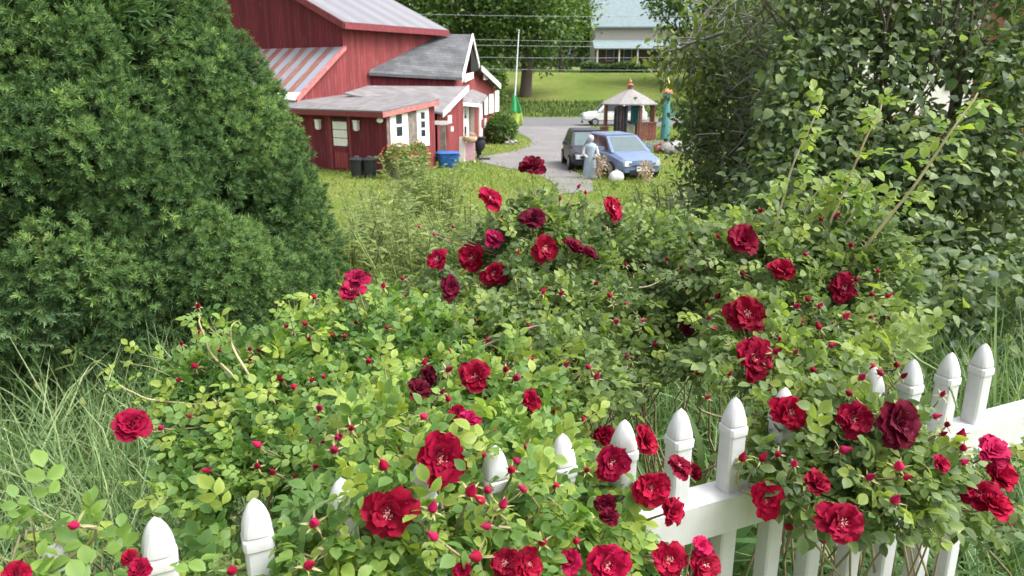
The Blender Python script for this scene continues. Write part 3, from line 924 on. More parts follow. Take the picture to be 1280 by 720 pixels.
# pots with orange flowers by the shed window
def blades_at(n, c, r, h, mat, name, parent=None, w=.008, tints=(.2, .9), lean=.5, off=None):
    pos = np.zeros((n, 3)); a = RNG.random(n) * 6.283; rr = r * np.sqrt(RNG.random(n))
    pos[:, 0] = c[0] + rr * np.cos(a); pos[:, 1] = c[1] + rr * np.sin(a); pos[:, 2] = c[2]
    d = np.stack([RNG.normal(size=n) * lean, RNG.normal(size=n) * lean, np.ones(n)], -1)
    R = frames(d, RNG.normal(size=(n, 3)))
    return scatter(name, BLADE, pos, R, h * (0.6 + .6 * RNG.random(n)), RNG.uniform(*tints, n), mat, parent, offset=off)

def leaf_t(L, W, n=4, fold=.18, droop=.15, peak=.45, vt=0.0, tipw=.02):
    """a single leaf along +y, normal +z"""
    v, t = [], []
    for i in range(n + 1):
        s = i / n
        w = W * .5 * (math.sin(math.pi * min(1, s) ** (math.log(.5) / math.log(peak))) ** .8 if 0 < s < 1 else .0) + tipw * W * (1 if s == 0 else .3)
        y = L * s; z = -droop * L * s * s
        v += [(-w, y, z + fold * w), (0, y, z), (w, y, z + fold * w)]
        t += [vt + .05, vt - .08, vt + .05]
    f = []
    for i in range(n):
        b = i * 3
        f += [(b, b + 1, b + 4, b + 3), (b + 1, b + 2, b + 5, b + 4)]
    return np.array(v), np.array(f), np.array(t)

def merge_t(ts):
    V, Fa, T, b = [], [], [], 0
    for v, f, t in ts:
        V.append(v); Fa.append(f + b); T.append(t); b += len(v)
    return np.concatenate(V), np.concatenate(Fa), np.concatenate(T)

def xform(t, loc=(0, 0, 0), rz=0.0, rx=0.0, ry=0.0, s=1.0):
    v, f, tt = t
    Rm = np.array(Matrix.Rotation(rz, 3, 'Z') @ Matrix.Rotation(ry, 3, 'Y') @ Matrix.Rotation(rx, 3, 'X'))
    return (v * s) @ Rm.T + np.array(loc), f, tt

def blade_t(W, bend, n=4):
    v, t = [], []
    for i in range(n + 1):
        s = i / n
        w = W * .5 * (1 - s ** 1.6) + .0003
        a = bend * s
        y = s * math.cos(a * .8); z = -s * math.sin(a * .8) * .9
        v += [(-w, y, z), (w, y, z)]
        t += [(-.15 + .35 * s)] * 2
    return np.array(v), np.array([(2 * i, 2 * i + 1, 2 * i + 3, 2 * i + 2) for i in range(n)]), np.array(t)
BLADE = [blade_t(.013, .2), blade_t(.016, .6), blade_t(.012, 1.0), blade_t(.015, 1.5)]
BLADE_W = [blade_t(.03, .3), blade_t(.035, .8), blade_t(.03, 1.2)]

LEAF1 = [leaf_t(1, .62, 3), leaf_t(1, .5, 3, droop=.35), leaf_t(1, .7, 3, fold=.35)]
def ball_leaves(name, c, r, n, size, mat, parent=None, tints=(.1, .9), off=None, shell=.45, squash=(1, 1, 1), updir=.6, tmpl=None, lump=.25):
    d = rand_unit(n)
    # uneven outline: lumps
    ld = rand_unit(14); k = np.max(d @ ld.T, axis=1)
    rad = r * (1 - lump + lump * np.clip((k - .5) * 2.2, 0, 1.1)) * (shell + (1 - shell) * RNG.random(n) ** .5)
    pos = np.asarray(c) + d * rad[:, None] * np.asarray(squash)
    g = norm(d + .7 * rand_unit(n))
    R = frames(g, norm(d * .6 + np.array([0, 0, updir]) + .55 * rand_unit(n)))
    return scatter(name, tmpl or LEAF1, pos, R, size * (.65 + .7 * RNG.random(n)), RNG.uniform(*tints, n), mat, parent, offset=off)

M['orange_petal'] = leaf_mat("orange_petal", [(0, (.38, .08, .05)), (.5, (.45, .16, .1)), (1, (.5, .28, .2))])
for i, (px, d, lab) in enumerate(((497, 27.0, "pot of orange red flowers under the white shed window nearest the corner"), (519, 28.0, "pot of orange red flowers standing farthest along the shed wall"))):
    p = gpt(px, d); o = empty("potted_flowers", p)
    setp(o, lab, "potted plant", "flower pots by the shed window")
    m = MB(); m.lathe([(.18, 0), (.24, .3), (.27, .3), (.27, .35), (.22, .34)], 16); m.build("pot", M['grey_wood'], o, auto=40)
    ball_leaves("foliage", (0, 0, .7), .55, 900, .12, M['weed'], o, lump=.3)
    d_ = rand_unit(70); d_[:, 2] = np.abs(d_[:, 2])
    scatter("flowers", LEAF1, np.array([0, 0, .75]) + d_ * .55, frames(norm(d_ + .8 * rand_unit(70)), d_), np.full(70, .09), RNG.random(70), M['orange_petal'], o)["kind"] = "stuff"
# round shrub at the end of the annex, flagpole, stones
p = gpt(626, 44); o = empty("round_shrub", p)
setp(o, "rounded dark green shrub at the end of the annex", "shrub")
ball_leaves("foliage", (0, 0, .8), .95, 3600, .14, M['maple'], o, squash=(1, 1, .95), shell=.4)
lines = [(np.array([(0, 0, -.1), (.1 * math.cos(k), .1 * math.sin(k), .4), (.5 * math.cos(k), .5 * math.sin(k), 1.0)]), np.array([.04, .03, .01])) for k in range(6)]
tubes_obj("stem", lines, M['bark'], o)
for px, d, r, lab in ((637, 43.2, .28, "pale stone at the foot of the round shrub"), (643, 44.5, .2, "smaller pale stone edging the grass by the round shrub")):
    p = gpt(px, d)
    oo = rock("stone", r * 1.2, r * .55, M['stone'], int(px)); oo.location = p; setp(oo, lab, "stone", "stones by the round shrub")
p = gpt(640.5, 49.0); o = empty("flagpole", p)
setp(o, "slender leaning flagpole with a limp green flag", "flagpole")
top = P(648.5, 40, 49) - p
m = MB(); m.tube([(0, 0, -.3), tuple(top * .5), tuple(top)], [.07, .055, .035], 10); m.build("pole", M['pole'], o)
m = MB(); m.lathe([(.01, 0), (.07, .05), (.07, .1), (.01, .15)], 10, tuple(top)); m.build("finial", M['pole'], o)
def flag_mesh(z0, z1, w0, w1, x0):
    V, Fq = [], []
    for i in range(13):
        s = i / 12; z = z0 + (z1 - z0) * s; w = w0 + (w1 - w0) * s ** .7
        for j in range(9):
            t_ = j / 8
            V.append((x0 + w * t_ - .12 * s, .1 * math.sin(t_ * 9 + s * 2) * (.3 + s), z + .08 * math.sin(t_ * 7)))
    for i in range(12):
        for j in range(8):
            b = i * 9 + j; Fq.append((b, b + 1, b + 10, b + 9))
    return V, Fq
zt_ = P(641, 118, 49)[2] - p[2]; zm_ = P(641, 140, 49)[2] - p[2]; zb_ = P(641, 155, 49)[2] - p[2]
for (a, b, c, d, mat, nm) in ((zt_, zm_, .08, .7, 'flag', "flag"), (zm_ + .02, zb_, .55, .8, 'flag_yellow', "flag_tail")):
    V, Fq = flag_mesh(a, b, c, d, .02)
    oo = np_mesh(nm, np.array(V), np.array(Fq), M[mat], o, smooth=True)
    s_ = oo.modifiers.new("solid", 'SOLIDIFY'); s_.thickness = .02

# ------------------------------------------------------------------ cars
def loft(secs):
    """secs: list of rings with equal length -> MB"""
    m = MB(); n = len(secs[0])
    for a, b in zip(secs[:-1], secs[1:]):
        for j in range(n):
            k = (j + 1) % n
            m.poly([a[j], a[k], b[k], b[j]])
    m.poly(secs[0][::-1]); m.poly(secs[-1])
    return m
def ring(x, zb, zt, hw, tz=.75, top=.82):
    zm = zb + (zt - zb) * .55
    return [np.array(q, float) for q in ((x, -hw * .88, zb), (x, hw * .88, zb), (x, hw, zb + .12), (x, hw, zm), (x, hw * .97, zb + (zt - zb) * .85), (x, hw * top, zt), (x, 0, zt + .025), (x, -hw * top, zt), (x, -hw * .97, zb + (zt - zb) * .85), (x, -hw, zm), (x, -hw, zb + .12))]
def make_car(name, loc, head, paint, label, prof, cabin, wheels, group="vehicles by the barn", bed=None):
    o = empty(name, loc, head)
    setp(o, label, "car", group)
    body = loft([ring(*q) for q in prof]).build("body", paint, o, auto=38, bevel=0)
    # cabin: (x, z, halfwidth) base ring and roof ring
    (xb0, xf0, zb, wb), (xb1, xf1, zr, wr) = cabin
    n = 10
    def rect(x0, x1, z, w, ins=0.0):
        return [np.array(q) for q in ((x0 + ins, -w + ins, z), (x1 - ins, -w + ins, z), (x1 - ins, w - ins, z), (x0 + ins, w - ins, z))]
    b, t = rect(xb0, xf0, zb, wb), rect(xb1, xf1, zr, wr)
    def face(i, j, name, k0=.06, k1=.94, s0_=.08, s1_=.92, mat='windscreen', off=.006):
        a = lerp(lerp(b[i], b[j], s0_), lerp(t[i], t[j], s0_), k0); c = lerp(lerp(b[i], b[j], s1_), lerp(t[i], t[j], s1_), k0)
        d = lerp(lerp(b[i], b[j], s1_), lerp(t[i], t[j], s1_), k1); e = lerp(lerp(b[i], b[j], s0_), lerp(t[i], t[j], s0_), k1)
        q = MB(); q.panel([a, c, d, e], off, .012); q.build(name, M[mat], o)
    m = MB()
    for i, j in ((0, 1), (1, 2), (2, 3), (3, 0)):
        m.poly([b[i], b[j], t[j], t[i]])
    m.build("cabin", paint, o)
    m = MB(); r_ = [q + np.array([0, 0, .004]) for q in t]; r2 = [q * np.array([1, .9, 1]) + np.array([0, 0, .05]) for q in t]
    m.poly(r2)
    for i in range(4): m.poly([r_[i], r_[(i + 1) % 4], r2[(i + 1) % 4], r2[i]])
    m.build("roof", paint, o, auto=50)
    face(1, 2, "windscreen"); face(3, 0, "rear_window", mat='glass')
    for (i, j) in ((0, 1), (2, 3)):
        face(i, j, "side_window", s0_=.08, s1_=.5, mat='glass'); face(i, j, "side_window", s0_=.54, s1_=.92, mat='glass')
    wr_ = .32
    hwm = max(q[3] for q in prof)
    for x in wheels:
        for s in (-1, 1):
            w = MB(); Rm = Matrix.Rotation(math.radians(90), 4, 'X')
            w.lathe([(.2, -.1), (.31, -.11), (wr_, -.07), (wr_, .07), (.31, .11), (.2, .1)], 24)
            ww = w.build("wheel", M['rubber'], o, auto=40); ww.data.transform(Rm)
            ww.location = (x, s * (hwm - .08), wr_)
            q = MB(); q.lathe([(.05, -.115), (.2, -.118), (.21, -.1), (.21, .1), (.2, .118), (.05, .115)], 16)
            rr = q.build("rim", M['rim'], ww, auto=40); rr.data.transform(Rm)
    xf, zf, wf = prof[-1][0], prof[-1][2], prof[-1][3]
    for s in (-1, 1):
        q = MB(); q.box((xf - .1, s * wf * .78, zf - .09), (.28, .34, .17), s * -.28); q.build("headlight", M['lamp_glass'], o, bevel=.03)
        q = MB(); q.box((cabin[0][1] - .55, s * (hwm + .09), zb + .1), (.1, .2, .14)); q.build("mirror", paint, o, bevel=.03)
    q = MB(); q.box((xf + .012, 0, zf - .12), (.03, wf * .9, .12)); q.build("grille", M['dark'], o, bevel=.01)
    q = MB(); q.box((xf + .012, 0, .3), (.04, wf * 1.3, .16)); q.build("air_intake", M['dark'], o, bevel=.01)
    q = MB(); q.box((xf + .045, 0, .43), (.02, .42, .16)); q.build("licence_plate", M['plate'], o)
    q = MB(); q.box((xf - .02, 0, .6), (.12, wf * 1.9, .1)); q.build("bumper", paint, o, bevel=.03)
    return o
hatch = [(-2.05, .35, .82, .7), (-1.95, .28, .92, .8), (-1.2, .24, .95, .86), (0, .22, .95, .88), (.75, .22, .95, .88), (1.3, .24, .9, .87), (1.8, .26, .8, .82), (2.0, .3, .7, .7)]
hcab = ((-1.9, 1.05, .93, .78), (-1.55, .1, 1.45, .62))
make_car("parked_car", gpt(774, 28.6), math.radians(-75), M['car_blue'], "silver blue hatchback parked nose towards the roses", hatch, hcab, (-1.3, 1.25))
make_car("parked_car", gpt(733, 31.2), math.radians(-88), M['car_dark'], "dark grey hatchback parked left of the silver blue one", hatch, hcab, (-1.3, 1.25))
van = [(-2.7, .5, 1.05, .85), (-2.6, .4, 1.15, .95), (-.6, .38, 1.15, .97), (.9, .38, 1.18, .97), (1.9, .4, 1.12, .95), (2.5, .45, 1.0, .9), (2.6, .5, .9, .85)]
vcab = ((-2.5, 1.5, 1.15, .92), (-2.3, .7, 1.95, .8))
make_car("white_van", gpt(766, 63.8), math.radians(182), M['car_white'], "white van on the road, half hidden by the garden pavilion", van, vcab, (-1.7, 1.65))

M['sack'] = plain('woven_sack', (.5, .49, .47), .85, var=.18, scale=12)
# pale figure, sack and pots around the cars
p = gpt(737, 27.2); o = empty("garden_statue", p)
setp(o, "pale blue and white standing statue in front of the dark grey car", "statue")
m = MB(); m.lathe([(.26, 0), (.24, .3), (.2, .7), (.16, .95), (.22, 1.12), (.2, 1.22), (.07, 1.28), (.06, 1.32)], 18, (0, 0, 0), 2, 1, .75); m.build("robe", M['statue'], o, auto=60)
m = MB(); m.lathe([(.02, 1.3), (.09, 1.34), (.115, 1.43), (.1, 1.52), (.02, 1.57)], 16); m.build("head", M['statue_white'], o, auto=60)
for s in (-1, 1):
    m = MB(); m.tube([(s * .2, 0, 1.15), (s * .27, -.06, .9), (s * .12, -.2, .75)], [.07, .06, .045], 8); m.build("arm", M['statue_white'], o, smooth=True)
m = MB(); m.box((0, 0, .03), (.6, .5, .06)); m.build("base", M['stone'], o, bevel=.01)
p = gpt(770, 26.2); o = empty("feed_sack", p, .2)
setp(o, "plump white sack standing in front of the silver blue car", "sack")
m = MB(); m.lathe([(.15, 0), (.22, .05), (.23, .17), (.19, .3), (.1, .37), (.03, .4)], 16, (0, 0, 0), 3.2, 1.25, .7, .2); m.build("bag", M['sack'], o, auto=60)
m = MB(); m.lathe([(.03, .385), (.05, .41), (.02, .44)], 14, (0, 0, 0), 2.6, 1.2, .8); m.build("tie", M['cane'], o)
dr_t = [leaf_t(1, .35, 3)]
M['dry_leaf'] = leaf_mat("dry_leaf", [(0, (.22, .12, .09)), (.5, (.4, .28, .22)), (1, (.5, .42, .3))])
for px, d, h, lab in ((750, 26.8, .9, "dry brownish plant between the statue and the silver blue car"), (806, 25.8, .8, "dry brownish plant by the bumper of the silver blue car")):
    p = gpt(px, d); o = empty("dried_plant", p); setp(o, lab, "plant", "dry plants by the cars")
    ball_leaves("foliage", (0, 0, h * .55), h * .5, 130, .1, M['dry_leaf'], o, shell=.1, squash=(.6, .6, 1))
    tubes_obj("stem", [(np.array([(0, 0, 0), (.05 * k - .1, .03, h * .5), (.12 * k - .24, .05, h)]), np.array([.015, .01, .005])) for k in range(5)], M['cane_dry'], o)

# garden pavilion
p = gpt(785, 47.4); o = empty("garden_pavilion", p)
setp(o, "small garden pavilion with a shingled cone roof, dark posts and benches", "pavilion")
px2m = 47.4 / F
zE = P(785, 128, 47.4)[2] - p[2]; zA = P(785, 111, 47.4)[2] - p[2]
RR = 35.5 * px2m
m = MB(); m.lathe([(RR, zE - .06), (RR, zE), (RR * .55, zE + (zA - zE) * .52), (.18, zA)], 8, rz=.3); m.build("roof", M['gazebo_roof'], o)
m = MB(); m.lathe([(.15, zA - .03), (.15, zA + .22), (.25, zA + .24), (.05, zA + .4)], 8); cu = m.build("cupola", M['red_brown'], o)
m = MB(); m.lathe([(.03, zA + .38), (.1, zA + .46), (.03, zA + .58), (.01, zA + .7)], 8); m.build("finial", M['orange_paint'], cu)
for k in range(8):
    a = k * math.pi / 4 + .3
    m = MB(); m.box((RR * .86 * math.cos(a), RR * .86 * math.sin(a), (zE - .1) / 2 + .03), (.16, .16, zE - .16), a); m.build("post", M['brown_wood'], o)
m = MB(); m.lathe([(RR * .95, .0), (RR * .95, .12), (RR * .9, .13)], 8, rz=.3); m.build("deck", M['brown_wood'], o)
for (x0, x1, mat, nm, z1) in ((795, 814, 'red_brown', "railing", .95), (747, 757, 'brown_wood', "railing", .7)):
    a, b = (x0 - 785) * px2m, (x1 - 785) * px2m
    m = MB()
    nb = 7
    for k in range(nb):
        t_ = (k + .5) / nb
        m.box((a + (b - a) * t_, -RR * .74, .14 + z1 / 2), ((b - a) / nb * .86, .04, z1))
    m.box(((a + b) / 2, -RR * .74 - .05, .16 + z1), (b - a, .12, .07)); m.build(nm, M[mat], o)
m = MB()
for x0 in (779, 787):
    m.box(((x0 - 785) * px2m, -.5, .45), (.3, .3, .05)); m.box(((x0 - 785) * px2m, -.36, .72), (.3, .04, .5))
    for sx in (-.12, .12):
        for sy in (-.62, -.38): m.box(((x0 - 785) * px2m + sx, sy, .28), (.04, .04, .3))
chairs = m.build("bench", M['statue_white'], o)
def drape(name, x0, x1, zb_, zt2, y, mat, lab, cat):
    q = P(785, 128, 47.4)
    V, Fq = [], []
    nx, nz = 22, 10
    for i in range(nz + 1):
        for j in range(nx + 1):
            s, t_ = i / nz, j / nx
            x = ((x0 + (x1 - x0) * t_) - 785) * px2m * (1 + .0 * s)
            V.append((x, y + .07 * math.sin(t_ * 26) * (.4 + .6 * s) + .04 * math.sin(t_ * 11 + 3 * s), zt2 + (zb_ - zt2) * s))
    for i in range(nz):
        for j in range(nx):
            b = i * (nx + 1) + j; Fq.append((b, b + 1, b + nx + 2, b + nx + 1))
    oo = np_mesh(name, np.array(V), np.array(Fq), M[mat], None, smooth=True); oo.location = p
    s_ = oo.modifiers.new("solid", 'SOLIDIFY'); s_.thickness = .015
    return setp(oo, lab, cat)
M['black_cloth'] = plain("black_cloth", (.03, .032, .04), .8, var=.5, scale=3)
drape("dark_curtain", 763, 779, .25, zE - .12, -RR * .8, 'black_cloth', "dark grey curtain hanging from the front of the pavilion roof", "curtain")
drape("teal_curtain", 784, 793, 1.0, zE - .12, -RR * .55, 'teal_cloth', "teal cloth hanging inside the pavilion beside the dark curtain", "curtain")
p = gpt(831, 47); o = empty("garden_tower", p)
setp(o, "tall teal painted garden post with an orange and yellow pointed top", "garden post")
H = lambda y: P(831, y, 47)[2] - p[2]
m = MB(); m.lathe([(.3, 0), (.26, H(150)), (.2, H(130)), (.22, H(118)), (.24, H(116))], 10); m.build("post", M['teal_paint'], o)
m = MB(); m.lathe([(.34, H(116)), (.34, H(114)), (.2, H(110))], 10); m.build("collar", M['orange_paint'], o)
m = MB(); m.lathe([(.2, H(110)), (.14, H(104)), (.05, H(98)), (.02, H(95))], 10); m.build("spire", M['yellow_paint'], o)
m = MB(); m.box((.25, -.1, H(140)), (.5, .06, .3)); m.build("arm", M['teal_paint'], o)

# rocks, tyre and bucket in the grass below the apple tree
for px, d, s, mat, lab in ((842, 37.5, (.75, .42), 'stone', "large grey boulder at the edge of the gravel track"), (824, 37.8, (.4, .3), 'red_brown', "reddish boulder beside the large grey one")):
    q = gpt(px, d); r, h = s
    oo = rock("boulder", r, h, M[mat], int(px)); oo.location = q; setp(oo, lab, "boulder", "boulders by the track")
q = gpt(843, 17.2); o = empty("metal_bucket", (q[0], q[1], q[2] + .16))
setp(o, "galvanised bucket lying in the weeds under the twiggy tree", "bucket")
o.rotation_euler = (math.radians(70), 0, .5)
m = MB(); m.lathe([(.15, -.18), (.2, .18), (.21, .19), (.19, .19), (.14, -.16)], 18); m.build("body", M['rim'], o, auto=40)
m = MB(); m.tube([(-.2, 0, .17), (-.14, .02, .3), (0, .03, .36), (.14, .02, .3), (.2, 0, .17)], .008); m.build("handle", M['wire'], o)
q = gpt(885, 17.4); o = empty("old_tyre", (q[0], q[1], q[2] + .2))
setp(o, "old tyre with a bluish rim lying in weeds at the tree's foot", "tyre")
o.rotation_euler = (math.radians(62), 0, -.3)
m = MB(); m.lathe([(.14, -.07), (.23, -.09), (.27, -.05), (.27, .05), (.23, .09), (.14, .07)], 22); m.build("tread", M['rubber'], o, auto=40)
m = MB(); m.lathe([(.03, -.05), (.15, -.06), (.15, .075), (.05, .06)], 16); m.build("rim", M['car_blue'], o, auto=40)

# overhead wires along the road
for i, (y0, y1, lab) in enumerate(((14, 17, "topmost overhead wire crossing in front of the far trees"), (43, 50, "second overhead wire from the top along the road"), (51, 55, "third overhead wire from the top along the road"), (67, 68, "fourth overhead wire from the top along the road"), (80, 85, "lowest overhead wire, passing just above the far lawn"))):
    a = P(420, y0 + 1, 60); b = P(1000, y1 + 1, 60)
    d_ = b - a; pts = [a + d_ * t_ + np.array([0, 0, -.25 * math.sin(math.pi * t_)]) for t_ in np.linspace(-.6, 1.6, 18)]
    m = MB(); m.tube(pts, .016, 5)
    oo = m.build("overhead_wire", M['wire'], None, smooth=True); setp(oo, lab, "wire", "overhead wires along the road")
# ------------------------------------------------------------------ dwarf spruce at the left
def needle_shoot(nn, L, nl, w, spread=.9, seed=0):
    r = np.random.default_rng(seed)
    V, Fq, T = [], [], []
    for i in range(nn):
        s = (i + .3) / nn
        a = i * 2.4 + r.random() * .6
        tilt = spread * (1.15 - .75 * s) + .15 * r.normal()
        base = np.array([0, L * s * .85, 0])
        rad = np.array([math.cos(a), 0, math.sin(a)])
        d = rad * math.sin(tilt) + np.array([0, 1, 0]) * math.cos(tilt)
        side = np.cross(d, rad + np.array([.1, .2, .3])); side /= np.linalg.norm(side)
        tip = base + d * nl * (.8 + .4 * r.random())
        b = len(V)
        V += [base - side * w * .5, base + side * w * .5, tip + side * w * .22, tip - side * w * .22]
        Fq.append((b, b + 1, b + 2, b + 3)); T += [-.12 + .1 * s, -.12 + .1 * s, .12 + .12 * s, .12 + .12 * s]
    return np.array(V), np.array(Fq), np.array(T)
SHOOT = [needle_shoot(22, .022, .019, .0032, 1.25, seed=k) for k in range(4)]
SHOOT_IN = [needle_shoot(20, .1, .055, .011, 1.0, seed=k) for k in range(2)]

def spruce():
    base = np.array([P(148, 360, 4.3)[0], 4.05, 0.0])
    o = empty("dwarf_spruce", base)
    setp(o, "dense dark green cone shaped spruce filling the left of the view", "tree")
    zz = np.array([0, .25, .55, 1.0, 1.44, 2.02, 2.7, 3.3]); rr = np.array([1.03, 1.24, 1.29, 1.15, .94, .66, .34, .04])
    nb = 350
    # lumps spread over the cone
    cs = []
    while len(cs) < nb:
        z = RNG.random() * 3.25; R_ = np.interp(z, zz, rr)
        if RNG.random() > (R_ + .15) / 1.4: continue
        a = RNG.random() * 2 * math.pi
        cs.append((z, a, R_ + .025 * RNG.normal() + .018 * math.sin(3 * a + 4.3 * z) + .018 * math.sin(5 * a - 6.1 * z + 1.7), .12 + .16 * RNG.random()))
    pos, out, tint = [], [], []
    for (z, a, R_, s) in cs:
        n = int(150 * (s / .2) ** 2) + 10
        rad = np.array([math.cos(a), math.sin(a), 0])
        c = rad * (R_ - s * .7) + np.array([0, 0, z])
        d = rand_unit(n * 2); keep = d @ norm(rad + np.array([0, 0, .45])) > -.15; d = d[keep]
        r_ = s * (.8 + .2 * RNG.random(len(d)) ** .6)
        q = c + d * r_[:, None] * np.array([1, 1, 1.05])
        pos.append(q); out.append(norm(d + np.array([0, 0, .15]) + .25 * rand_unit(len(d))))
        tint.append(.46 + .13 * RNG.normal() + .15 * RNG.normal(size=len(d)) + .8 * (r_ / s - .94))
    pos, out, tint = np.concatenate(pos), np.concatenate(out), np.concatenate(tint)
    # a fill of shoots deeper in so that nothing shows through
    n = 11000
    z = RNG.random(n) * 3.1; a = RNG.random(n) * 6.283; R_ = np.interp(z, zz, rr) * (.48 + .3 * RNG.random(n))
    p2 = np.stack([R_ * np.cos(a), R_ * np.sin(a), z], -1)
    pos = np.concatenate([pos, p2]); out = np.concatenate([out, norm(p2 * np.array([1, 1, 0]) + np.array([0, 0, .3]) + .3 * rand_unit(n))])
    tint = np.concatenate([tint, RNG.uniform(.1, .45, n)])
    sc = np.concatenate([.95 + .5 * RNG.random(len(pos) - n), np.full(n, 3.2)])
    inner = np.arange(len(pos)) >= len(pos) - n
    # far side is never seen from the garden: keep it thinner
    keep = (pos[:, 1] < .35) | (RNG.random(len(pos)) < .25)
    k1 = keep & ~inner; k2 = keep & inner
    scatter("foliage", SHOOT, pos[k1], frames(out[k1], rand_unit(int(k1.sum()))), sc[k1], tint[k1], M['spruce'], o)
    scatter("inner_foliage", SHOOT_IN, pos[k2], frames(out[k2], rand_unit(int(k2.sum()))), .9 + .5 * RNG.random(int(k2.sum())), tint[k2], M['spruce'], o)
    lines = [(np.array([(0, 0, -.1), (0, 0, 1.5), (.02, 0, 3.2)]), np.array([.09, .06, .01]))]
    tubes_obj("trunk", lines, M['bark'], o, n=8)
    bl = []
    for k in range(90):
        z = .1 + 2.8 * RNG.random(); a = RNG.random() * 6.283; r_ = np.interp(z, zz, rr) * .85
        bl.append((np.array([(0, 0, z), (r_ * .5 * math.cos(a), r_ * .5 * math.sin(a), z + .05), (r_ * math.cos(a), r_ * math.sin(a), z + .16)]), np.array([.02, .012, .005])))
    tubes_obj("limb", bl, M['bark'], o)
    return o
spruce()

def young_spruce():
    tip = P(70, 385, 3.0)
    base = np.array([-2.6, 3.15, 0.0])
    o = empty("young_spruce", base)
    setp(o, "young spruce with coarse pale green sprays at the left edge before the big one", "tree")
    sh = [needle_shoot(46, .2, .022, .0045, 1.05, seed=20 + k) for k in range(2)]
    pos, out = [], []
    lines = [(np.array([(0, 0, -.1), (0, 0, 1.2)]), np.array([.03, .008]))]
    for k, (px, py) in enumerate(((72, 392), (60, 350), (75, 375), (55, 430), (30, 360), (40, 445), (20, 410), (70, 410))):
        e = P(px - 14, py, 3.0 + .12 * (k % 3)) - base
        s = np.array([0, 0, max(.2, e[2] - .1)])
        lines.append((np.array([s, (s + e) / 2 + np.array([0, 0, .04]), e]), np.array([.014, .01, .005])))
        for t_ in np.linspace(.35, 1.0, 8):
            q = s + (e - s) * t_ + np.array([0, 0, .04 * math.sin(math.pi * t_)])
            for sgn in (-1, 1):
                pos.append(q); out.append(norm(norm(e - s) * .8 + sgn * np.array([.2, -.75, -.1 + .2 * RNG.random()])))
        pos.append(e); out.append(norm(e - s))
    for k in range(60):
        a = RNG.random() * 6.283; z = .2 + .9 * RNG.random()
        pos.append(np.array([.35 * (1.3 - z) * math.cos(a), .35 * (1.3 - z) * math.sin(a), z])); out.append(norm(np.array([math.cos(a), math.sin(a), .3])))
    pos, out = np.array(pos), np.array(out)
    scatter("foliage", sh, pos, frames(out, rand_unit(len(pos))), .75 + .5 * RNG.random(len(pos)), RNG.uniform(.3, .85, len(pos)), M['spruce_blue'], o)
    tubes_obj("trunk", lines, M['bark'], o)
young_spruce()

# ------------------------------------------------------------------ branching wood
def branches(base, d0, L, r, levels, kids=4, spread=.7, up=.15, seed=0, bend=.25):
    rg = np.random.default_rng(seed)
    lines, tips = [], []
    def grow(p, d, L, r, lv):
        k = 5
        pts = [p]; dd = d
        for i in range(k):
            dd = norm(dd + bend * rg.normal(size=3) * .5 + np.array([0, 0, up * .25]))
            pts.append(pts[-1] + dd * L / k)
        pts = np.array(pts)
        lines.append((pts, np.linspace(r, r * .55, k + 1)))
        if lv == 0:
            tips.append((pts[-1], dd)); tips.append((pts[3], dd)); return
        for c in range(kids):
            s = .35 + .65 * (c + rg.random()) / kids
            i = min(k - 1, int(s * k)); q = pts[i] + (pts[i + 1] - pts[i]) * (s * k - i)
            e = norm(dd + spread * norm(rg.normal(size=3)) + np.array([0, 0, up]))
            grow(q, e, L * (.5 + .25 * rg.random()), r * .5, lv - 1)
        grow(pts[-1], norm(dd + .3 * rg.normal(size=3)), L * .6, r * .52, lv - 1)
    grow(np.asarray(base, float), norm(np.asarray(d0, float)), L, r, levels)
    return lines, tips

HEART = [leaf_t(1, .82, 4, fold=.22, droop=.3, peak=.33), leaf_t(1, .9, 4, fold=.1, droop=.5, peak=.33), leaf_t(1, .75, 4, fold=.35, droop=.2, peak=.36)]

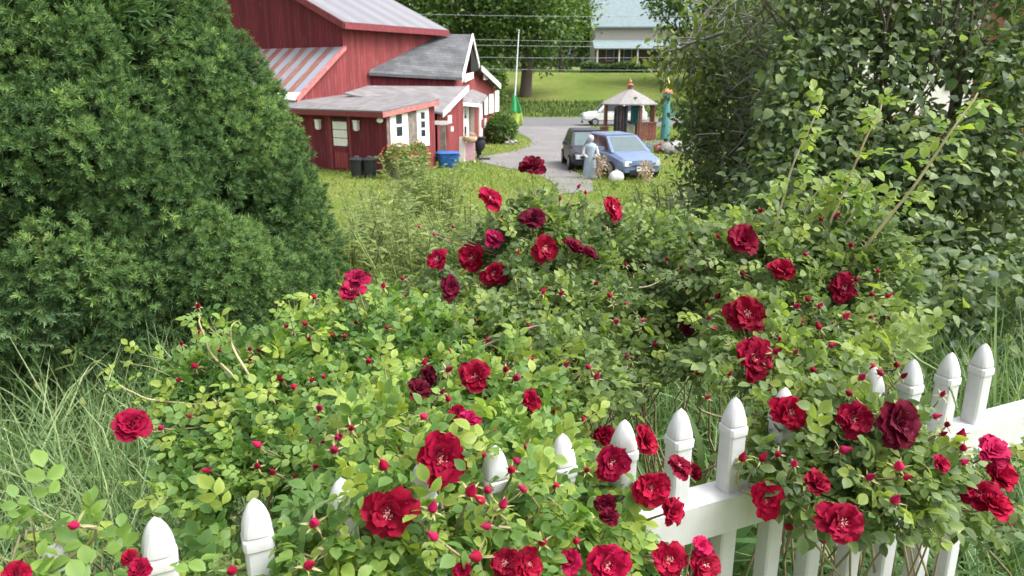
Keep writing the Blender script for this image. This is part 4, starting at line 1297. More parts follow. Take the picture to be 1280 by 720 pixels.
def lilac():
    base = np.array([2.55, 4.5, 0.0])
    o = empty("lilac_bush", base)
    setp(o, "tall dark leaved lilac with heart shaped leaves at the right edge", "shrub")
    pos, d, nn = [], [], []
    # clumps of leaves through the volume, with gaps between them
    def vol(px0, px1, py0, py1, d0, d1, n):
        for _ in range(n):
            c = P(RNG.uniform(px0, px1), RNG.uniform(py0, py1), RNG.uniform(d0, d1)) - base
            if c[2] < .15: continue
            # two airy windows where the house behind shows
            q = proj(c + base)
            if (((q[0][0] - 1085) / 40) ** 2 + ((q[1][0] - 82) / 20) ** 2 < 1) or (((q[0][0] - 1185) / 44) ** 2 + ((q[1][0] - 118) / 34) ** 2 < 1) or (((q[0][0] - 1120) / 26) ** 2 + ((q[1][0] - 142) / 18) ** 2 < 1) or (((q[0][0] - 1245) / 36) ** 2 + ((q[1][0] - 26) / 24) ** 2 < 1):
                if RNG.random() < .985: continue
            m_ = RNG.integers(8, 16)
            dd = rand_unit(m_)
            pos.append(c + dd * .13 * RNG.random((m_, 1)) ** .4)
            d.append(norm(dd + np.array([0, -.15, -.25]) + .4 * rand_unit(m_)))
            nn.append(norm(dd * .7 + np.array([0, -.35, .7]) + .4 * rand_unit(m_)))
    vol(985, 1330, -130, 60, 4.0, 5.2, 1050)
    vol(960, 1330, 60, 240, 3.9, 5.0, 1250)
    vol(930, 1330, 200, 480, 3.8, 4.8, 1350)
    vol(1090, 1420, 330, 520, 3.3, 4.1, 420)
    vol(880, 1100, 250, 400, 4.3, 5.2, 300)
    pos, d, nn = map(np.concatenate, (pos, d, nn))
    n = len(pos)
    scatter("foliage", HEART, pos, frames(d, nn), .046 * (.4 + 1.0 * RNG.random(n)), np.clip(.45 + .27 * RNG.normal(size=n), 0, 1), M['lilac'], o, smooth=True)
    L = []
    for k in range(5):
        a = RNG.random() * 6.283
        l_, _ = branches((.3 * math.cos(a), .35 + .25 * math.sin(a), -.1), (.35 * math.cos(a) + .05, .3 * math.sin(a), 1.2), 1.6, .02, 2, 3, .6, .2, seed=50 + k)
        L += l_
    b0 = P(1072, 60, 4.4) - base
    for q in ((1045, -90), (1130, -60)):
        e = P(q[0], q[1], 4.4) - base; L.append((np.array([b0 + np.array([0, .1, -.7]), b0, (b0 + e) / 2, e]), np.array([.022, .02, .014, .01])))
    e = P(1225, -30, 4.3) - base; b1 = P(1215, 40, 4.4) - base; L.append((np.array([b1 + np.array([0, .1, -1.]), b1, e]), np.array([.03, .026, .02])))
    tubes_obj("stem", L, M['bark'], o)
lilac()

def twiggy():
    base = np.array([1.75, 6.3, float(gz(6.3))])
    o = empty("twiggy_tree", base)
    setp(o, "old twiggy tree with grey bare twigs and small yellow green leaves", "tree")
    L, tips = [], []
    for k, (dx, dy, dz, ln) in enumerate(((-.15, -.1, 1, 1.2), (.25, .1, 1.1, 1.2), (-.4, .1, 1, 1.1), (.1, -.3, 1, 1.0), (.35, -.1, .9, 1.1))):
        l_, t_ = branches((0, 0, -.1), (dx, dy, dz), ln, .05, 3, 4, .95, .12, seed=90 + k)
        L += l_; tips += t_
    l_, t_ = branches(P(905, 40, 5.4) - base, (-.55, -.1, -.15), .42, .015, 2, 4, .7, -.15, seed=131); L += l_; tips += t_
    l_, t_ = branches(P(930, -10, 5.6) - base, (-.6, 0, .0), .5, .015, 2, 4, .7, -.25, seed=132); L += l_; tips += t_
    L = [q for q in L]
    # keep the tree inside its own place
    def inside(p):
        x, y, _ = proj(p + base); return x[0] > (815 if y[0] < 95 else 852)
    L = [q for q in L if inside(q[0][-1])]
    tubes_obj("branch", L, M['bark_light'], o, n=4)
    # a tangle of fine bare grey twigs in front of the leaves
    T_ = []
    for _ in range(230):
        c = P(RNG.uniform(900, 1020), RNG.uniform(-30, 265), RNG.uniform(4.9, 5.7)) - base
        d = norm(np.array([RNG.normal() * .8, RNG.normal() * .4, .25 + RNG.normal() * .7])); ln = RNG.uniform(.12, .45)
        pts = [c]
        for i in range(4):
            d = norm(d + .45 * RNG.normal(size=3)); pts.append(pts[-1] + d * ln / 4)
        T_.append((np.array(pts), np.linspace(.0055, .002, 5)))
    tubes_obj("bare_twigs", T_, M['bark_light'], o, n=4)["kind"] = "stuff"
    pos, d = [], []
    for (p, dd) in tips:
        if not inside(p): continue
        m_ = RNG.integers(4, 11)
        pos.append(p + .09 * RNG.normal(size=(m_, 3))); d.append(norm(dd + .8 * rand_unit(m_)))
    # low dense mass that reaches the weeds
    for _ in range(760):
        c = P(RNG.uniform(880, 1010), RNG.uniform(-20, 300), RNG.uniform(5.2, 6.6)) - base
        m_ = RNG.integers(5, 12); pos.append(c + .12 * RNG.normal(size=(m_, 3))); d.append(rand_unit(m_))
    pos, d = np.concatenate(pos), np.concatenate(d)
    n = len(pos)
    tint = np.clip(.42 + .22 * RNG.normal(size=n), 0, 1)
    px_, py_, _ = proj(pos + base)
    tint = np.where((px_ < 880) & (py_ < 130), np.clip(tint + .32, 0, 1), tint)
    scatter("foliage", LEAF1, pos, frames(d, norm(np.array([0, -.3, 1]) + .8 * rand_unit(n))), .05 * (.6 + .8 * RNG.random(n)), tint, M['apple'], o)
twiggy()

# ------------------------------------------------------------------ far trees
def far_tree(loc, h, crown_z0, rad, n, size, label, trunk_r, name="maple_tree", tints=(.15, .9), nl=26, squash=1.0, group="trees across the road"):
    o = empty(name, loc); setp(o, label, "tree", group)
    m_ = np.array([0, 0, (crown_z0 + h) / 2]); hz_ = (h - crown_z0) / 2
    cl = rand_unit(nl); cl *= (.35 + .6 * RNG.random((nl, 1)))
    per = n // nl
    P_, D_ = [], []
    tt = []
    for c in cl:
        cc = m_ + c * np.array([rad, rad, hz_]) * .78
        d = rand_unit(per)
        P_.append(cc + d * (np.array([rad, rad, hz_]) * .36) * (.4 + .6 * RNG.random((per, 1))) )
        D_.append(d); tt.append(np.full(per, .12 * RNG.normal()))
    p, d, tt = np.concatenate(P_), np.concatenate(D_), np.concatenate(tt)
    scatter("crown", LEAF1, p, frames(norm(d + .7 * rand_unit(len(p))), norm(d * .6 + np.array([0, 0, .6]) + .5 * rand_unit(len(p)))), size * (.6 + .8 * RNG.random(len(p))), np.clip(RNG.uniform(*tints, len(p)) + tt, 0, 1), M['maple'], o)
    L, _ = branches((0, 0, -.3), (0, 0, 1), h * .45, trunk_r, 2, 5, .9, .2, seed=int(abs(loc[0]) * 7) + 3, bend=.08)
    tubes_obj("trunk", L, M['bark'], o, n=7)
    return o
def tl(px, y):
    x = (px - 640) / F * y * .985; return (x, y, float(gz(y)))
far_tree(tl(656, 88), 19, 1.9, 9.5, 13000, .42, "big maple with a thick trunk on the lawn across the road", .75, nl=70)
far_tree(tl(585, 92), 20, 1.2, 8.5, 9000, .45, "broad maple behind the annex roof across the road", .5, nl=56)
far_tree(tl(530, 100), 22, 1.5, 8.0, 5500, .5, "maple rising behind the barn roof across the road", .5, nl=30)
far_tree(tl(612, 80), 5.2, .2, 2.6, 2600, .3, "low rounded tree beside the gable end of the annex", .2, nl=18)
far_tree(tl(745, 128), 17, 2.0, 9, 5000, .55, 'tree filling the gap just left of the farmhouse', .5, nl=30)
far_tree(tl(700, 124), 20, 2.0, 8, 5000, .55, "tree behind the big maple, left of the distant farmhouse", .5, nl=30)
far_tree(tl(860, 96), 17, 1.5, 7.5, 5500, .45, "tree in front of the right half of the distant farmhouse", .5, nl=30)
far_tree(tl(960, 90), 18, 1.0, 9, 5500, .5, "broad tree behind the twiggy tree, right of the farmhouse", .5, nl=30)
far_tree(tl(785, 136), 22, 2.0, 10, 5000, .6, "tall dark tree rising behind the farmhouse roof", .5, tints=(0, .35), nl=30)
far_tree(tl(1090, 85), 16, 1.0, 9, 4000, .5, "wide tree far behind the lilac", .5, nl=24)
far_tree(tl(440, 105), 20, 1.0, 9, 3500, .55, "tree hidden mostly by the big barn roof", .5, nl=24)
far_tree(tl(-10, 16), 7, .5, 2.6, 3500, .16, "light green tree peeping past the left side of the spruce", .16, tints=(.5, 1), nl=20)

def woods():
    n = 26000
    x = RNG.uniform(-150, 190, n); y = RNG.uniform(150, 175, n)
    top = 16 + 5 * np.sin(x * .21) + 3 * np.sin(x * .53 + 1) + 2 * RNG.normal(size=n)
    z = gz(y) + top * RNG.random(n) ** .8
    p = np.stack([x, y, z], -1)
    o = scatter("woods", LEAF1, p, frames(rand_unit(n), norm(np.array([0, -.6, .8]) + .6 * rand_unit(n))), 2.0 * (.5 + .8 * RNG.random(n)), RNG.uniform(.05, .75, n), M['maple'])
    setp(o, "distant belt of green woods behind the farmhouse", "woods", kind='stuff')
woods()
def hedge(px0, px1, py, d, h, w, lab):
    a, b = P(px0, py, d), P(px1, py, d); c = (a + b) / 2; c[2] = float(gz(c[1]))
    o = empty("hedge", c); setp(o, lab, "hedge", "hedges before the farmhouse")
    n = 4200; L = abs(b[0] - a[0])
    p = np.stack([(RNG.random(n) - .5) * L, (RNG.random(n) - .5) * w, RNG.random(n) ** .6 * h * (1 + .0 * RNG.random(n))], -1)
    p[:, 2] *= .85 + .15 * np.sin(p[:, 0] * 1.3)
    scatter("foliage", LEAF1, p, frames(rand_unit(n), norm(np.array([0, -.4, 1]) + .6 * rand_unit(n))), .28 * (.6 + .6 * RNG.random(n)), RNG.uniform(.0, .6, n), M['maple'], o)
    tubes_obj("stem", [(np.array([(x, 0, -.1), (x + .1, .1, h * .7)]), np.array([.06, .03])) for x in np.linspace(-L * .45, L * .45, 9)], M['bark'], o)
hedge(726, 812, 90, 104, 1.5, 2.0, "long low clipped hedge in front of the farmhouse")

# ------------------------------------------------------------------ grass and weeds
def on_ground(n, x0, x1, y0, y1):
    x = RNG.uniform(x0, x1, n); y = RNG.uniform(y0, y1, n)
    return np.stack([x, y, gz(y)], -1)
def grass_patch(name, pos, h, mat, tints, label, lean=.5, tmpl=None):
    n = len(pos)
    d = np.stack([RNG.normal(size=n) * lean, RNG.normal(size=n) * lean, np.ones(n)], -1)
    R = frames(d, RNG.normal(size=(n, 3)))
    o = scatter(name, tmpl or BLADE, pos, R, h * (.55 + .6 * RNG.random(n)), RNG.uniform(*tints, n), mat, smooth=True)
    return setp(o, label, "grass", kind='stuff')
# long grass between the fence and the spruce
p = on_ground(19000, -3.2, -.35, .95, 3.6)
grass_patch("tall_grass", p, .62, M['grass'], (.15, .95), "long grey green grass blades between the left pickets and the spruce", .55)
p = np.concatenate([on_ground(5000, .8, 3.0, 1.5, 3.4), on_ground(1500, .75, 1.8, .95, 1.5)])
grass_patch("tall_grass", p, .66, M['grass'], (.1, .85), "long green grass behind the right end of the picket fence", .45)
p = on_ground(7000, -1.6, 2.4, 2.7, 4.6)
grass_patch("meadow_grass", p, .5, M['grass'], (.2, .8), "rank grass under and behind the rose bushes", .5)
p = on_ground(30000, -3.6, 4.0, 4.6, 11.0); p[:, 2] -= .02
grass_patch("meadow_grass", p, .42, M['lawn'], (.1, .9), "rough yellow green meadow grass on the slope", .45, BLADE_W)
p = on_ground(42000, -7.5, 8.0, 11.0, 27.5)
grass_patch("lawn_grass", p, .16, M['lawn'], (.2, .95), "mown yellow green lawn in front of the barn", .6, BLADE_W)

M['vine'] = plain("vine_green", (.2, .27, .09), .6, var=.2)
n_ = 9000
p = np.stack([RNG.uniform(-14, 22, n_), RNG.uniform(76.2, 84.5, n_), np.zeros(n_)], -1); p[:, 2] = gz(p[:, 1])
M['bank'] = leaf_mat("shaded_bank_grass", [(0.0, (0.03, 0.06, 0.015)), (0.5, (0.07, 0.115, 0.028)), (1.0, (0.13, 0.18, 0.05))], rough=0.7, transl=0.2)  # added grass strip; the maple's shade is put into its dark greens
grass_patch("shaded_bank_grass", p, .45, M['bank'], (.1, .8), "rough grass on the bank beyond the road, coloured dark for tree shade", .4, [blade_t(.16, .5), blade_t(.2, 1.0)])
# lawn tufts to the road, ragged over the edges of the drive
def in_poly(x, y, poly):
    ins = np.zeros(len(x), bool); k = len(poly)
    for i in range(k):
        x0, y0 = poly[i][:2]; x1, y1 = poly[(i + 1) % k][:2]
        c_ = ((y0 > y) != (y1 > y)) & (x < (x1 - x0) * (y - y0) / (y1 - y0 + 1e-9) + x0); ins ^= c_
    return ins
p = on_ground(46000, -14, 16, 22, 61.5)
w_ = np.stack([p[:, 0] + .25 * RNG.normal(size=len(p)), p[:, 1] + .8 * RNG.normal(size=len(p))], -1)
p = p[~in_poly(w_[:, 0], w_[:, 1], [ground_at(*q) for q in drv])]
grass_patch("lawn_grass", p, .2, M['lawn'], (.1, .9), "lawn of the barn yard with ragged edges along the drive", .6, [blade_t(.16, .6), blade_t(.2, 1.2)])
# weed plants: stem, leaves along it
def weed_plant(c, h, nst, spread, leaf, mat, label, group, tints=(.2, .9), name="weed_plant", cat="weed"):
    o = empty(name, c); setp(o, label, cat, group)
    L, pos, d = [], [], []
    for k in range(nst):
        a = RNG.random() * 6.283; s = spread * RNG.random() ** .6
        b = np.array([.3 * s * math.cos(a), .3 * s * math.sin(a), -.03]); t_ = np.array([s * math.cos(a), s * math.sin(a), h * (.65 + .4 * RNG.random())])
        mid_ = (b + t_) / 2 + np.array([0, 0, .1 * h])
        pts = np.array([b, mid_, t_]); L.append((pts, np.array([.004, .003, .002]) * (1 + h)))
        nl = int(26 + 16 * h)
        for s_ in np.linspace(.25, 1, nl):
            q = (b * (1 - s_) ** 2 + 2 * mid_ * s_ * (1 - s_) + t_ * s_ ** 2); pos.append(q)
            aa = RNG.random() * 6.283; d.append((math.cos(aa), math.sin(aa), .45))
    pos, d = np.array(pos), np.array(d); n = len(pos)
    scatter("leaves", WEEDL, pos, frames(norm(d), norm(np.array([0, -.1, 1]) + .35 * rand_unit(n))), leaf * (.45 + .55 * RNG.random(n)), RNG.uniform(*tints, n), mat, o)
    tubes_obj("stem", L, M['vine'], o, n=4)
    return o
WEEDL = [leaf_t(1, .26, 3), leaf_t(1, .34, 3, droop=.4), leaf_t(1, .2, 3)]
def dlab(lst): return lst
mid_weeds = [
 ((520, 11.5), 1.12, 34, .55, .13, "bushy pale green shrub-like weed, tallest of the clump below the shed"),
 ((550, 11.0), 1.05, 26, .6, .13, "leafy weed at the right of the tall pale clump"),
 ((487, 10.0), .8, 18, .5, .13, "pale leafy weed at the left foot of the tall clump"),
 ((465, 7.0), .75, 20, .45, .1, "low pale weed in the meadow beside the spruce"),
 ((500, 6.2), .8, 22, .5, .1, "leafy meadow weed in front of the tall pale clump"),
 ((545, 6.0), .75, 20, .5, .1, "leafy meadow weed behind the left of the upper roses"),
 ((440, 5.6), .7, 20, .45, .1, "small weed near the foot of the spruce"),
 ((520, 4.6), .75, 24, .5, .09, "weed clump close behind the bright pink rose"),
 ((590, 4.8), .8, 24, .5, .09, "weed clump behind the row of upper roses"),
 ((640, 5.5), .75, 22, .5, .1, "weed clump in the meadow behind the middle roses"),
 ((800, 5.6), .8, 24, .55, .1, "weed clump in the meadow under the silver blue car"),
 ((850, 5.0), .9, 26, .55, .1, "tall weed clump left of the twiggy tree's foot"),
 ((895, 6.0), 1.1, 26, .6, .1, "tall pale weed standing under the twiggy tree"),
 ((870, 8.0), .9, 22, .6, .11, "weed clump beside the galvanised bucket"),
 ((760, 7.5), .6, 20, .5, .1, "low weed clump in the grass before the gravel drive"),
 ((700, 8.5), .6, 20, .5, .1, "low weed clump left of the drive's near end"),
]
for (px, d), h, ns, sp, lf, lab in mid_weeds:
    weed_plant(gpt(px, d), h, ns, sp, lf, M['weed'], lab, "weeds in the meadow")
for (px, d), lab in (((25, 3.1), "broad leaved weed at the left edge under the spruce"), ((75, 3.2), "broad leaved weed under the spruce, second from the left edge"), ((120, 3.3), "broad leaved weed under the spruce with a long shoot"), ((172, 3.4), "broad leaved weed under the spruce nearest the rose bush")):
    weed_plant(gpt(px, d), .62, 16, .3, .1, M['lilac'], lab, "weeds under the spruce", (.5, 1))
# creeping shoots before the spruce
def shoot_line(name, pix, r, lab, mat, leafs=0, size=.04):
    pts = np.array([P(*q) for q in pix]); o = empty(name, pts[0]); setp(o, lab, "shoot", "climbing shoots before the spruce")
    tubes_obj("stem", [(pts - pts[0], np.linspace(r, r * .5, len(pts)))], mat, o)
    if leafs:
        idx = RNG.integers(0, len(pts), leafs)
        q = pts[idx] - pts[0] + .015 * RNG.normal(size=(leafs, 3))
        scatter("leaves", LEAF1, q, frames(rand_unit(leafs), norm(np.array([0, -.5, 1]) + .5 * rand_unit(leafs))), np.full(leafs, size), RNG.uniform(.5, 1, leafs), M['weed'], o)
shoot_line("vine_shoot", [(20, 482, 3.2), (55, 478, 3.1), (70, 462, 3.05), (92, 455, 3.0), (95, 440, 3.0)], .006, "thin vine shoot creeping across the lower left of the spruce", M['vine'], 10, .045)
shoot_line("vine_shoot", [(35, 345, 3.2), (50, 330, 3.05), (58, 316, 3.0), (52, 304, 3.0)], .005, "curled vine shoot high at the left side of the spruce", M['vine'], 7, .045)
shoot_line("vine_shoot", [(85, 520, 3.0), (110, 505, 2.8), (135, 488, 2.6), (142, 465, 2.6), (136, 455, 2.6)], .006, "pale hooked vine shoot reaching up beside the left rose bush", M['vine'], 5, .04)
# ------------------------------------------------------------------ picket fence
TIPZ = 1.16
Z0 = 1.26
def tip_n(n):
    """tip of picket n, counted from the rightmost one in view (perspective fit of the photo)"""
    return np.array([593.8 - 60.81 * n, 70.4 + 6.823 * n, F * (1 - .029966 * n)]) / F * Z0
def cam2w(q):
    x, y, d = q; return np.array([x, d * CP - y * SP, 1.6 - d * SP - y * CP])
FA, FB = cam2w(tip_n(0)), cam2w(tip_n(14))
FDIR = (FB - FA) / 14; FSL = FDIR[2]; FDIR[2] = 0
STEP = float(np.linalg.norm(FDIR)); FANG = math.atan2(FDIR[1], FDIR[0])
TIPZ = float((FA[2] + FB[2]) / 2)
FN = np.array([-FDIR[1], FDIR[0], 0]) / STEP
def fpt(n, z=0.0): 
    q = FA + FDIR * n; return np.array([q[0], q[1], z])
FORG = fpt(7)
fence = empty("picket_fence", FORG, FANG)
setp(fence, "white vinyl picket fence with pointed caps running through the roses", "fence")
WP = .029
def picket_profile():
    h = TIPZ; w = WP / 2
    pr = [(w * .92, .02), (w, .03), (w, h - .062), (w, h - .055), (w * 1.12, h - .0535), (w * 1.14, h - .045), (w * 1.1, h - .0425), (w * .97, h - .041), (w * .96, h - .039)]
    for s in np.linspace(0, 1, 9):
        # ogive dome
        r = w * 1.06 * math.cos(s * math.pi / 2) ** .6
        pr.append((max(r, .0006), h - .038 + .038 * s))
    return pr
PROF = picket_profile()
proto = None
nmin, nmax = 0, 18
for n in range(nmin, nmax + 1):
    if proto is None:
        m = MB(); m.lathe(PROF, 28, (0, 0, 0), 6.0)
        proto = m.build("picket", M['white_vinyl'], fence, auto=34)
        # the domed cap is rounder than the post below it
        for v in proto.data.vertices:
            t_ = (v.co.z - (TIPZ - .039)) / .039
            if t_ > 0:
                r_ = math.hypot(v.co.x, v.co.y)
                if r_ > 1e-6:
                    k = min(1, .25 + t_ * 1.4)
                    mx_ = max(abs(v.co.x), abs(v.co.y))
                    tr = mx_ * 1.03
                    f_ = (1 - k) + k * tr / r_
                    v.co.x *= f_; v.co.y *= f_
        o = proto
    else:
        o = proto.copy(); link(o, fence)
    o.location = ((n - 7) * STEP, RNG.normal() * .0008, (n - 7) * FSL + RNG.normal() * .001)
    o.rotation_euler = (RNG.normal() * .0014, RNG.normal() * .0014, RNG.normal() * .008)
for zc in (.988 + TIPZ - 1.16, .22):
    m = MB(); L0, L1 = (nmin - 12) * STEP - .04, (nmax - 7) * STEP + .04
    m.box(((L0 + L1) / 2, 0, 0), (L1 - L0, .046, .056)); ro = m.build("rail", M['white_vinyl'], fence, bevel=.005); ro.location = (0, 0, zc); ro.rotation_euler = (0, -math.atan2(FSL, STEP), 0)
for n in (nmin - 5.5, nmax + .5):
    m = MB(); m.lathe([(.05, -.4), (.05, TIPZ - .02), (.062, TIPZ - .015), (.062, TIPZ + .01), (.005, TIPZ + .06)], 24, ((n - 7) * STEP, 0, 0), 8); m.build("post", M['white_vinyl'], fence, auto=30)
# ------------------------------------------------------------------ roses
def comp_leaf(L, seed, droop=.25):
    """rose leaf: five or seven leaflets on a stalk, along +y"""
    rg = np.random.default_rng(seed)
    parts = []
    ll = .36 * L
    def axis(s): return np.array([0, L * .72 * s, -droop * L * .6 * s * s])
    parts.append(xform(leaf_t(ll * 1.15, ll * .78, 4, fold=.16 + .1 * rg.random(), droop=.2 + .2 * rg.random(), peak=.5), axis(1.0), rz=.1 * rg.normal(), rx=-.3 * droop * 2))
    for i, s in enumerate((.72, .38)):
        for sg in (-1, 1):
            k = 1.0 if i == 0 else .8
            parts.append(xform(leaf_t(ll * k, ll * k * .74, 4, fold=.12 + .16 * rg.random(), droop=.15 + .3 * rg.random(), peak=.5), axis(s), rz=-sg * (1.05 + .15 * rg.normal()), rx=.12 * rg.normal() - .1, ry=sg * .25 * rg.random()))
    # stalk strip
    V, T = [], []
    for i in range(5):
        a = axis(i / 4); V += [a + np.array([-.0011, 0, 0]), a + np.array([.0011, 0, 0])]; T += [.1, .1]
    parts.append((np.array(V), np.array([(2 * i, 2 * i + 1, 2 * i + 3, 2 * i + 2) for i in range(4)]), np.array(T)))
    return merge_t(parts)
COMP = [comp_leaf(1.0, k, .1 + .12 * k) for k in range(5)]
for i in range(5):   # stalk width does not scale with the unit length
    pass

def petal(L, W, cup, notch, rg, n=7):
    """one petal along +y, hollow side up; tint = distance from the claw"""
    V, T = [], []
    for i in range(n + 1):
        s = i / n
        for j in range(n + 1):
            t = j / n * 2 - 1
            w = W * .5 * (math.sin(math.pi * (.06 + .94 * min(1, s ** .75)) * .56) ** .8) * (1.0 if s < .8 else 1 - .35 * ((s - .8) / .2) ** 2 * abs(t) ** 3)
            y = L * s * (1 - .1 * abs(t) ** 2.5 * s) - notch * L * math.exp(-(t / .22) ** 2) * s ** 6
            z = cup * L * (.55 * math.sin(s * 1.9) * .6 + .28 * t * t * s) + (.05 * L * math.sin(t * 4.5 + L * 900) + .035 * L * math.sin(t * 9 + L * 1700)) * s ** 2 - .16 * cup * L * max(0, s - .7) * 3
            V.append((w * t, y, z)); T.append(s)
    F_ = []
    for i in range(n):
        for j in range(n):
            b = i * (n + 1) + j; F_.append((b, b + 1, b + n + 2, b + n + 1))
    return np.array(V), np.array(F_), np.array(T)

def bloom_mesh(seed, openness=1.0):
    """flower of radius about 1 facing +z"""
    rg = np.random.default_rng(seed)
    parts = []
    rows = ((7, 1.0, .98, .12, .02), (8, .92, .84, .34, .10), (7, .76, .66, .6, .2), (7, .54, .48, .88, .32), (5, .36, .32, 1.1, .5))
    for r_i, (k, L, W, tilt, base_t) in enumerate(rows):
        off = rg.random() * 6.28
        for i in range(k):
            a = off + i * 2 * math.pi / k + .16 * rg.normal()
            l_ = L * (1 + .09 * rg.normal()); w_ = W * (1 + .14 * rg.normal())
            v, f, t = petal(l_, w_, .42 + .2 * rg.random(), .03 + .09 * rg.random(), rg)
            tl_ = tilt / openness + .14 * rg.normal()
            v2, f, t = xform((v, f, t), (0, 0, 0), rz=0, rx=tl_, ry=.2 * rg.normal())
            v2 = v2 + np.array([0, .05, -.06 * (4 - r_i) * .5 + .02 * rg.random()])
            Rm = np.array(Matrix.Rotation(a, 3, 'Z'))
            t = np.where(r_i == 4, t * .5, t) if r_i == 4 else np.where(r_i >= 2, t * (.62 + .1 * rg.random()) + .08, np.clip(t * .8 + .25, 0, 1))
            parts.append((v2 @ Rm.T, f, t))
    return merge_t(parts)
def side_bud():
    pass
BLOOMS = []
for k in range(14):
    v, f, t = bloom_mesh(100 + k, (1.0, 1.15, .9, 1.0, .72, 1.1, .6)[k % 7] * (1 if k < 7 else .93))
    BLOOMS.append((v, f, t))
def make_mesh(name, t, mat, smooth=True):
    o = np_mesh(name, t[0], t[1], mat, None, {"tint": t[2]}, smooth)
    me = o.data; bpy.data.objects.remove(o); return me
BLOOM_ME = [make_mesh("bloom", t, M['petal']) for t in BLOOMS]
def stamen_mesh():
    m = MB(); rg = np.random.default_rng(5)
    for i in range(34):
        a = rg.random() * 6.28; r = .05 + .14 * rg.random()
        b = np.array([.03 * math.cos(a), .03 * math.sin(a), 0]); e = np.array([r * math.cos(a), r * math.sin(a), .2 + .07 * rg.random()])
        m.tube([b, e], [.01, .008], 4); m.box(e, (.035, .035, .03), a)
    m.lathe([(.07, 0), (.08, .1), (.05, .16), (.01, .17)], 8)
    o = m.build("stamens", M['stamen'], None); me = o.data; bpy.data.objects.remove(o); return me
STAM_ME = stamen_mesh()
def bud_mesh(fat, openk):
    m = MB(); pr = []
    for s in np.linspace(0, 1, 11):
        r = (math.sin(math.pi * s ** .72) ** .9) * (.31 * fat) * (1 - .25 * s) + (.05 if s < .5 else .0) + (.05 * openk if s > .8 else 0)
        pr.append((max(.008, r), s * 1.2))
    b0 = len(m.v); m.lathe(pr, 12)
    o = m.build("bud", M['petal'], None, smooth=True)
    me = o.data
    # swirl so the wrapped petals show
    for v in me.vertices:
        a = math.atan2(v.co.y, v.co.x); k = 1 + .1 * math.sin(a * 3 + v.co.z * 5)
        v.co.x *= k; v.co.y *= k
    at = me.attributes.new("tint", 'FLOAT', 'POINT'); at.data.foreach_set("value", np.full(len(me.vertices), .6, dtype=np.float32))
    bpy.data.objects.remove(o); return me
BUD_ME = [bud_mesh(.9, 0), bud_mesh(1.1, .6), bud_mesh(1.25, 1)]
def sepals_mesh(open_a, seed):
    rg = np.random.default_rng(seed); parts = []
    for i in range(5):
        a = i * 1.2566 + .15 * rg.normal()
        t = leaf_t(.85 + .25 * rg.random(), .2, 4, fold=.2, droop=.35, peak=.35)
        v, f, tt = xform(t, (0, 0, 0), rx=open_a + .2 * rg.normal()); v = v + np.array([0, .1, 0])
        Rm = np.array(Matrix.Rotation(a, 3, 'Z')); parts.append((v @ Rm.T, f, tt + .45 + .25 * rg.random()))
    # hip below
    m = MB(); m.lathe([(.03, -.55), (.1, -.42), (.17, -.2), (.15, .0), (.16, .04)], 8)
    V = np.array(m.v); Fq = np.array([q for q in m.f if len(q) == 4]); parts.append((V, Fq, np.full(len(V), .3)))
    return make_mesh("sepals", merge_t(parts), M['sepal'])
def sep_t(open_a, seed):
    me = sepals_mesh(open_a, seed)
    v = np.array([tuple(q.co) for q in me.vertices]); f = np.array([tuple(p.vertices) for p in me.polygons]); t = np.array([q.value for q in me.attributes['tint'].data])
    # template grows along +y
    return np.stack([v[:, 0], v[:, 2], -v[:, 1]], -1), f, t
SEP_T = [sep_t(.3, 11), sep_t(.9, 12), sep_t(-.2, 13)]
SEP_ME = [sepals_mesh(.15, 1), sepals_mesh(.75, 2), sepals_mesh(1.15, 3), sepals_mesh(-.3, 4)]

